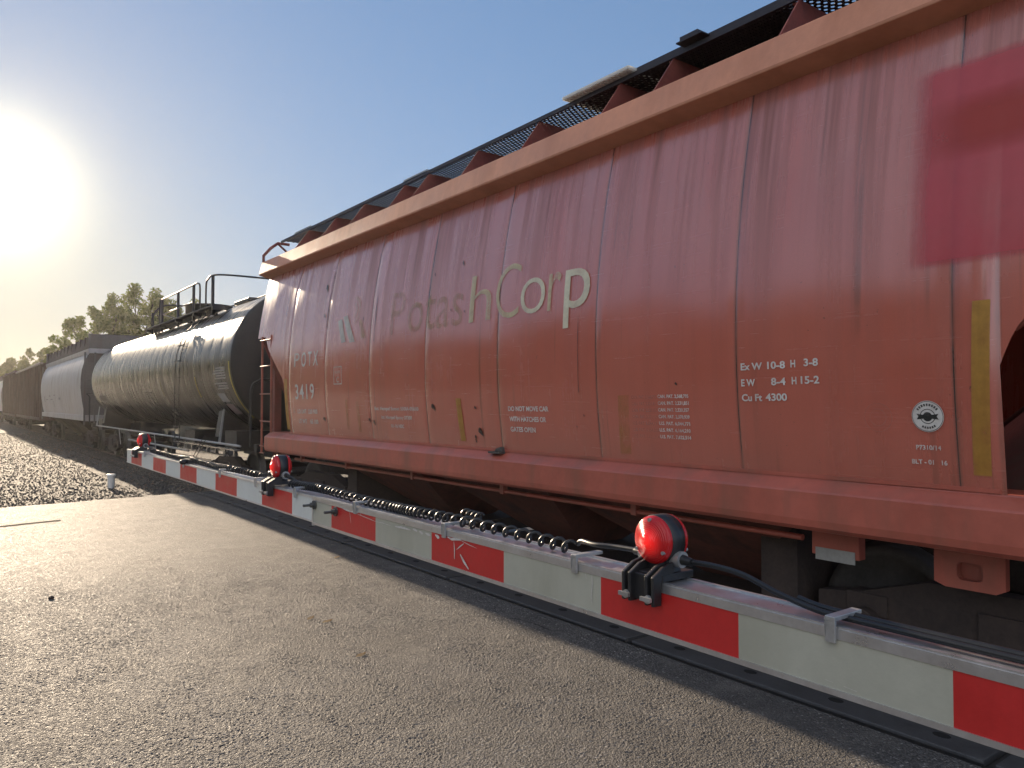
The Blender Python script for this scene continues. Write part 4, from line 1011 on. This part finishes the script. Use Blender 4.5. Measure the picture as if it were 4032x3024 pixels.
# ladder down the side
mb = MB()
for yy in (19.0, 19.42):
    mb.tube([(D - 1.0, yy, 4.1)] + [tank_pt(yy, a, .075) for a in (.85, .6, .4, .2, 0)] + [(D - 1.6, yy, 2.2), (D - 1.58, yy, 1.1)], .011, 6)
for k, z in enumerate((3.95, 3.62, 3.27, 2.9, 2.5, 2.1, 1.72, 1.35, 1.0)):
    x = D - 1.6 if z < 2.76 else D - (TR + .075) * math.cos(math.asin(min(.99, (z - TZ) / (TR + .075))))
    mb.box(x - .025, x + .02, 18.95, 19.47, z, z + .016)
mb.build("ladder", BLACKFRAME, tank)
# long side handrail, sill step and under details
mb = MB(); mb.tube([(4.55, 14.72, 1.10), (4.55, 31.3, 1.12)], .022, 8); mb.build("hand_rail", GALV, tank)
for s, ya2 in ((1, 16.1), (-1, 31.4)):
    mb = MB(); mb.prism([(4.53, 1.10), (4.58, 1.10), (4.66, 1.80), (4.63, 1.80)], 'y', ya2 - .008, ya2 + .014); mb.build("rail_stanchion", GALV, tank)
BRIGHTBAR = mt("worn_bright_steel", (.55, .52, .48), .25, .9, var=.1)
mb = MB(); mb.box(4.50, 4.60, 14.9, 19.4, 1.000, 1.028); mb.box(4.50, 4.60, 15.6, 19.3, .86, .885)
for k in range(8): mb.box(4.52, 4.58, 15.0 + k * .62, 15.05 + k * .62, .89, 1.0)
mb.build("step_bar", BRIGHTBAR, tank)
mb = MB(); mb.box(4.75, 7.35, 15.6, 16.4, .95, 1.35); mb.box(4.75, 7.35, 31.5, 32.3, .95, 1.35); mb.box(D - .35, D + .35, 14.3, 18.2, .75, 1.25); mb.box(D - .35, D + .35, 29.7, 33.6, .75, 1.25)
mb.prism([(4.72, 1.2), (7.38, 1.2), (7.30, 1.75), (6.9, 1.5), (5.2, 1.5), (4.80, 1.75)], 'y', 16.6, 17.0); mb.prism([(4.72, 1.2), (7.38, 1.2), (7.30, 1.75), (6.9, 1.5), (5.2, 1.5), (4.80, 1.75)], 'y', 30.9, 31.3)
mb.box(4.7, 7.4, 14.25, 14.4, 1.0, 1.15); mb.box(4.7, 7.4, 33.5, 33.65, 1.0, 1.15); mb.box(5.2, 6.9, 20.5, 21.5, .75, 1.22); mb.build("underframe", BLACKFRAME, tank)
mb = MB(); mb.tube(bez([(4.62, 14.35, 1.1), (4.62, 14.35, 2.1), (4.75, 14.35, 2.32), (5.1, 14.35, 2.36), (7.0, 14.35, 2.36), (7.35, 14.35, 2.30), (7.48, 14.35, 2.1), (7.48, 14.35, 1.1)], 8), .025, 8)
mb.tube(bez([(4.62, 33.55, 1.1), (4.62, 33.55, 2.1), (4.75, 33.55, 2.32), (7.35, 33.55, 2.32), (7.48, 33.55, 2.1), (7.48, 33.55, 1.1)], 8), .025, 8); mb.build("end_railing", BLACKFRAME, tank)
mb = MB(); mb.tube([(4.55, 22.0, 1.1), (4.6, 22.0, .62)], .012, 6); mb.tube([(4.55, 27.0, 1.1), (4.6, 27.0, .62)], .012, 6); mb.tube([(4.8, 19.5, .78), (5.1, 28.5, .7)], .03, 6); mb.build("brake_rod", GALV, tank)
truck(tank, 17.0); truck(tank, 30.9); coupler(tank, TC - 9.7, -1); coupler(tank, TC + 9.7, 1)

# ------------------------------------------------------------------ grey round-sided hopper cars
def grey_hopper(yc, half, label):
    t = thing("covered_hopper_car", (D, yc, 0), label, "hopper car", "pale round-sided hopper cars")
    P = [(1.44, 1.45), (1.50, 1.75), (1.56, 2.15), (1.60, 2.55), (1.60, 2.9), (1.565, 3.25), (1.49, 3.55), (1.38, 3.80), (1.30, 3.93)]
    mb = MB(); n = 34; rows = []
    for k in range(n + 1):
        y = yc - half + .35 + (2 * half - .7) * k / n; kk = (k / 2.0) % 1
        rows.append([(D - w + (.006 if kk == 0 else 0), y, z) for w, z in P])
    mb.grid(rows); nn = len(mb.v); fs = list(mb.f)
    mb.v += [(2 * D - a, b, c) for a, b, c in mb.v]; mb.f += [tuple(nn + i for i in f)[::-1] for f in fs]; mb.mi *= 2; mb.sm *= 2
    mb.build("side_sheet", GREYCAR, t)
    mb = MB(); mb.prism([(D - 1.34, 3.93), (D - 1.36, 4.10), (D - 1.30, 4.12), (D + 1.30, 4.12), (D + 1.36, 4.10), (D + 1.34, 3.93)], 'y', yc - half + .2, yc + half - .2); mb.build("roof_side", GREYCAR, t)
    mb = MB(); mb.prism([(D - 1.30, 4.122), (D - 1.22, 4.62), (D - .75, 4.72), (D + .75, 4.72), (D + 1.22, 4.62), (D + 1.30, 4.122)], 'y', yc - half + .3, yc + half - .3)
    for k in range(12): mb.box(D - 1.28, D - 1.18, yc - half + .5 + k * (2 * half - 1) / 11 - .04, yc - half + .5 + k * (2 * half - 1) / 11 + .04, 4.12, 4.66)
    mb.build("roof", mt("dusty_brown_roof", (.042, .028, .022), .7, var=.3), t)
    mb = MB()
    for s in (-1, 1):
        ye = yc + s * (half - .36); poly = [(D - w + .01, z) for w, z in P] + [(D + w - .01, z) for w, z in P[::-1]]
        mb.prism(poly, 'y', ye - s * .02, ye)
        mb.box(D - 1.34, D + 1.34, yc + s * (half - .30), yc + s * (half - .22), 3.93, 4.7)
    mb.build("end_sheet", GREYEND, t)
    for s in (-1, 1):
        mb = MB(); Y = yc + s * (half - .12)
        for xx in (D - 1.48, D - 1.12, D + 1.12, D + 1.48): mb.box(xx - .03, xx + .03, Y - .03, Y + .03, 1.05, 3.95)
        for k in range(9): mb.tube([(D - 1.48, Y, 1.2 + k * .33), (D - 1.12, Y, 1.2 + k * .33)], .012, 5)
        mb.build("end_ladder", GREYEND, t)
    mb = MB(); mb.box(D - 1.50, D + 1.50, yc - half + .1, yc + half - .1, 1.22, 1.45); mb.build("side_sill", GREYCAR, t, bevel=.02)
    mb = MB()
    for k in range(3):
        a = yc - half + 3.0 + k * (2 * half - 6.0) / 3; b = a + (2 * half - 6.0) / 3 - .1; m = (a + b) / 2
        for s in (-1, 1): mb.face([(D + s * 1.35, a, 1.22), (D + s * 1.35, b, 1.22), (D + s * .4, m + .4, .4), (D + s * .4, m - .4, .4)][::s])
        mb.face([(D - 1.35, a, 1.22), (D + 1.35, a, 1.22), (D + .4, m - .4, .4), (D - .4, m - .4, .4)]); mb.face([(D - 1.35, b, 1.22), (D + 1.35, b, 1.22), (D + .4, m + .4, .4), (D - .4, m + .4, .4)][::-1])
    mb.build("hopper_bay", UNDER, t)
    MARK = mt("dark_grey_marking", (.20, .19, .20), .6)
    mb = MB()
    for dy, z0, z1, w in ((1.0, 2.30, 2.35, .7), (3.0, 2.27, 2.33, .7), (2.2, 2.10, 2.15, .9), (4.2, 2.10, 2.15, .9), (1.8, 1.75, 2.05, .15), (-.9, 2.1, 2.2, .7), (5.6, 2.0, 2.3, .25)):
        def X(z): return D - float(np.interp(z, [p[1] for p in P], [p[0] for p in P])) - .008
        mb.face([(X(z0), yc + dy, z0), (X(z0), yc + dy + w, z0), (X(z1), yc + dy + w, z1), (X(z1), yc + dy, z1)][::-1])
    mb.build("marking", MARK, t)
    truck(t, yc - half + 1.7); truck(t, yc + half - 1.7); coupler(t, yc - half + .3, -1); coupler(t, yc + half - .3, 1)
    mb = MB(); mb.box(D - .3, D + .3, yc - half + .2, yc + half - .2, .8, 1.21); mb.build("centre_sill", UNDER, t)
    return t
grey_hopper(42.35, 7.9, "pale grey round-sided hopper car coupled behind the black tank car")
grey_hopper(92.3, 7.9, "pale hopper car at the far left end of the visible train")

def brown_car(yc, half, ztop, label, patches, lit):
    t = thing("ribbed_gondola_car", (D, yc, 0), label, "freight car", "dark brown ribbed freight cars")
    mb = MB(); mb.box(D - 1.44, D + 1.44, yc - half + .35, yc + half - .35, 1.1, ztop - .06); mb.build("body", BROWNCAR, t, bevel=.02)
    n = int(2 * half / 1.1)
    for k in range(n + 1):
        y = yc - half + .45 + (2 * half - .9) * k / n
        mb = MB(); mb.box(D - 1.54, D - 1.44, y - .06, y + .06, 1.12, ztop - .12); mb.build("side_rib", BROWNCAR, t)
    mb = MB(); mb.box(D - 1.56, D - 1.40, yc - half + .3, yc + half - .3, ztop - .12, ztop); mb.box(D + 1.40, D + 1.56, yc - half + .3, yc + half - .3, ztop - .12, ztop); mb.build("top_chord", BROWNCAR if not lit else mt("sunlit_chord_paint", (.20, .17, .14), .5), t, bevel=.01)  # when lit, sun on the roof edge is put into a paler chord colour
    mb = MB(); mb.prism([(D - 1.38, ztop - .07), (D - .9, ztop + .16), (D, ztop + .22), (D + .9, ztop + .16), (D + 1.38, ztop - .07)], 'y', yc - half + .4, yc + half - .4); mb.build("roof", mt("dark_brown_roof", (.05, .035, .028), .8, var=.3), t)
    mb = MB(); mb.box(D - 1.52, D + 1.52, yc - half + .3, yc + half - .3, .95, 1.12); mb.build("side_sill", BROWNCAR, t)
    for a, b in patches:
        mb = MB(); mb.box(D - 1.447, D - 1.4415, a, b, 1.35, ztop - .5); mb.build("pale_panel", PALEPATCH, t)
    truck(t, yc - half + 1.7); truck(t, yc + half - 1.7); coupler(t, yc - half + .4, -1); coupler(t, yc + half - .4, 1)
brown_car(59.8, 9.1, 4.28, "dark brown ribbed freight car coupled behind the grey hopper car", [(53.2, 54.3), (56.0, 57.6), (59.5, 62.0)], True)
brown_car(76.5, 7.4, 4.45, "dark brown freight car second from the grey hopper car, far down the track", [(73, 74.2)], False)

# ------------------------------------------------------------------ small things on the ground
t = thing("pipe_stub", (3.37, 20.95, -.16), "short white plastic pipe stub standing in the gravel left of the arm tip", "pipe")
mb = MB(); mb.lathe([(.074, 0), (.086, .30)], (3.37, 20.95, -.16), 'z', 20); mb.build("pipe", WHITEPVC, t)
mb = MB(); mb.lathe([(.10, .295), (.103, .335), (.09, .345), (.001, .347)], (3.37, 20.95, -.16), 'z', 20); mb.lathe([(.086, .299), (.10, .295)], (3.37, 20.95, -.16), 'z', 20); mb.build("cap", WHITEPVC, t)
mb = MB(); mb.lathe([(.001, -.02), (.022, -.012), (.028, 0), (.020, .014), (.001, .02)], (.893, 8.724, .012), 'z', 9)
tag(mb.build("pebble", UNDER, org=Vector((.893, 8.724, .0))), "small black lump lying alone on the asphalt at the left", "stone")
def leaf(x, y, a, label):
    mb = MB(); L2, W = .055, .02; c, s2 = math.cos(a), math.sin(a)
    P = [(-L2, 0, .006), (-L2 * .3, W, .014), (L2 * .5, W * .7, .010), (L2, 0, .018), (L2 * .5, -W * .7, .008), (-L2 * .3, -W, .008)]
    mb.face([(x + p[0] * c - p[1] * s2, y + p[0] * s2 + p[1] * c, p[2] + .002) for p in P], 0)
    tag(mb.build("fallen_leaf", DRYLEAF, org=Vector((x, y, 0))), label, "leaf", "dry leaves on the asphalt")
leaf(2.57, 5.37, .3, "dry curled leaf lowest on the asphalt, front middle"); leaf(2.65, 6.55, .6, "dry leaf on the asphalt, left one of a close pair"); leaf(2.73, 6.37, .2, "dry leaf on the asphalt, right one of a close pair"); leaf(3.95, 8.94, .5, "dry leaf on the asphalt nearest the shaded crossing panels")

# ------------------------------------------------------------------ trees beyond the train
def make_tree(name, h, w, spires, nleaf, lsize, mat, seed, loc, label, group, nclump=46, base=.18):
    r = random.Random(seed); t = thing(name, loc, label, "tree", group); org = Vector(loc)
    mb = MB(); trunk = [(org.x + r.uniform(-.15, .15) * k, org.y, org.z + h * .62 * k / 6) for k in range(7)]
    mb.tube(trunk, .2, 8, rs=[.020 * h * (1 - k / 8.5) for k in range(7)]); limbs = []
    cl = []
    for (sx, sy, sh, sw) in spires:
        top = (org.x + sx * w, org.y + sy * w, org.z + h * sh); k0 = r.randint(2, 4); b = trunk[k0]
        mb.tube([b, (b[0] * .6 + top[0] * .4, b[1] * .6 + top[1] * .4, b[2] * .55 + top[2] * .45), top], .1, 6, rs=[.010 * h, .006 * h, .001 * h])
        m = max(4, int(nclump / len(spires)))
        for i in range(m):
            f = (i + r.random()) / m; z = h * (base + (sh - base) * f)
            rad = 1.45 * sw * w * (math.sin(math.pi * min(1, .12 + f * .9)) ** .7) * (1 - .12 * f)
            a = r.uniform(0, 2 * math.pi); q = rad * math.sqrt(r.random())
            cx = b[0] + (top[0] - b[0]) * min(1, f * 1.1) + q * math.cos(a); cy = b[1] + (top[1] - b[1]) * min(1, f * 1.1) + q * math.sin(a)
            cs = h * r.uniform(.024, .058) * (1.15 - .45 * f); cl.append((cx, cy, org.z + z, cs))
            tz = max(org.z + h * .12, org.z + z - h * .12)
            if i % 2 == 0: mb.tube([(b[0] + (top[0] - b[0]) * f * .8, b[1] + (top[1] - b[1]) * f * .8, tz), (cx, cy, org.z + z)], .03, 4, rs=[.004 * h, .001 * h])
    mb.build("trunk", BARK, t)
    lf = MB(); tot = sum(c[3] ** 2 for c in cl)
    for cx, cy, cz, cs in cl:
        for i in range(int(nleaf * cs * cs / tot)):
            u = Vector((r.gauss(0, 1), r.gauss(0, 1), r.gauss(0, 1))).normalized() * cs * (r.random() ** .42) * 1.25
            p = Vector((cx + u.x, cy + u.y, cz + u.z * .95)); s2 = lsize * r.uniform(.6, 1.3)
            a = Vector((r.gauss(0, 1), r.gauss(0, 1), r.gauss(0, 1))).normalized(); b2 = a.orthogonal().normalized()
            lf.face([p - a * s2, p + b2 * s2 * .55, p + a * s2, p - b2 * s2 * .55], 0)
    lf.build("crown", mat, t); return t
GT = "leafy trees close behind the train"; GF = "hazy trees of the far tree line"
def at(az, dist): return (dist * math.sin(R(az)), dist * math.cos(R(az)), -.16)
make_tree("poplar_tree", 11.4, 4.4, [(-.62, 0, .84, .50), (-.2, .2, .95, .50), (.25, -.2, .97, .50), (.62, .2, .92, .48), (-.9, .1, .62, .32), (.2, .5, .7, .5)], 26000, .16, LEAF1, 11, at(8.6, 80), "leafy green tree at the left of the tall clump behind the train", GT, 230)
make_tree("poplar_tree", 13.2, 4.2, [(-.55, 0, .93, .50), (-.1, .1, 1.0, .50), (.35, .1, .98, .50), (.72, .1, .90, .46), (0, .4, .7, .55)], 28000, .16, LEAF1, 12, at(10.7, 81), "tallest leafy tree in the middle of the clump behind the train", GT, 230)
make_tree("poplar_tree", 12.8, 3.8, [(-.5, 0, .98, .36), (.1, .2, .90, .40), (.55, .2, .96, .34), (.95, .1, .80, .36), (0, -.3, .7, .5)], 20000, .16, LEAF1, 13, at(12.8, 82), "leafy tree with two pointed tops behind the tank car railing", GT, 190)
make_tree("poplar_tree", 10.6, 3.2, [(-.4, 0, .95, .45), (.5, .2, .9, .45)], 10000, .16, LEAF1, 14, at(14.2, 84), "lower leafy tree behind the tank car manway", GT, 90)
far = [(2.35, 150, 10.0, 4.2, "leftmost tree of the far tree line"), (3.35, 155, 9.6, 4.0, "far tree behind the brown freight cars, second from the left"), (4.2, 150, 11.0, 4.2, "round far tree rising highest at the left of the tall clump"), (5.0, 146, 10.8, 4.0, "far tree in the middle of the hazy tree line"), (5.75, 150, 10.9, 4.0, "far tree at the right of the hazy tree line"), (6.5, 140, 11.6, 4.0, "far tree just left of the tall near clump"), (7.4, 146, 10.5, 4.2, "far tree hidden mostly behind the tall near clump"), (1.5, 140, 9.0, 4.2, "far tree left of the visible tree line"), (2.9, 120, 6.0, 4.0, "low bushy far tree in front of the tree line at the left"), (4.9, 115, 6.4, 4.0, "low yellowish far tree in front of the hazy tree line"), (3.8, 128, 7.6, 4.4, "low far tree in front of the round one at the left"), (5.6, 128, 8.2, 4.4, "low far tree in front of the right end of the hazy line"), (6.2, 118, 6.9, 4.0, "low far tree below the tall near clump")]
for k, (az, ds, h, w, lb) in enumerate(far):
    make_tree("broadleaf_tree", h, w, [(-.5, 0, .84, .6), (.15, .1, 1.0, .6), (.6, 0, .9, .55)], 7500, .26, LEAF2, 40 + k, at(az, ds), lb, GF, 110, .05)

# the wood on the photographer's side of the line, out of the picture but mirrored in the glossy paint
r2 = random.Random(77); wood = MB()
for k in range(345):
    y = -12 + k * .72; h = 11.5 + 1.6 * math.sin(y * .19) + 1.2 * math.sin(y * .53 + 1) + r2.uniform(-1, 1)
    for j in range(150):
        z = h * r2.random() ** .8; w2 = 2.6 * (1 - .6 * (z / h) ** 2)
        p = Vector((-30 + r2.uniform(-w2, w2), y + r2.uniform(-1, 1), z - .1)); a = Vector((r2.gauss(0, 1), r2.gauss(0, 1), r2.gauss(0, 1))).normalized(); b2 = a.orthogonal().normalized(); q = r2.uniform(.25, .5)
        wood.face([p - a * q, p + b2 * q * .6, p + a * q, p - b2 * q * .6])
tag(wood.build("tree_line", LEAF2), "leafy wood across the road from the train", "wood", kind='stuff')

# ------------------------------------------------------------------ haze
HAZE = 0.0003
m = bpy.data.materials.new("warm_haze"); m.use_nodes = True; tr = m.node_tree; tr.nodes.clear()
pv = tr.nodes.new('ShaderNodeVolumePrincipled'); pv.inputs['Color'].default_value = (.96, .93, .88, 1); pv.inputs['Density'].default_value = HAZE; pv.inputs['Anisotropy'].default_value = .6
mo = tr.nodes.new('ShaderNodeOutputMaterial'); tr.links.new(pv.outputs[0], mo.inputs['Volume'])
mb = MB(); mb.box(-140, 140, -80, 310, -1.2, 16); tag(mb.build("haze", m), kind='stuff')
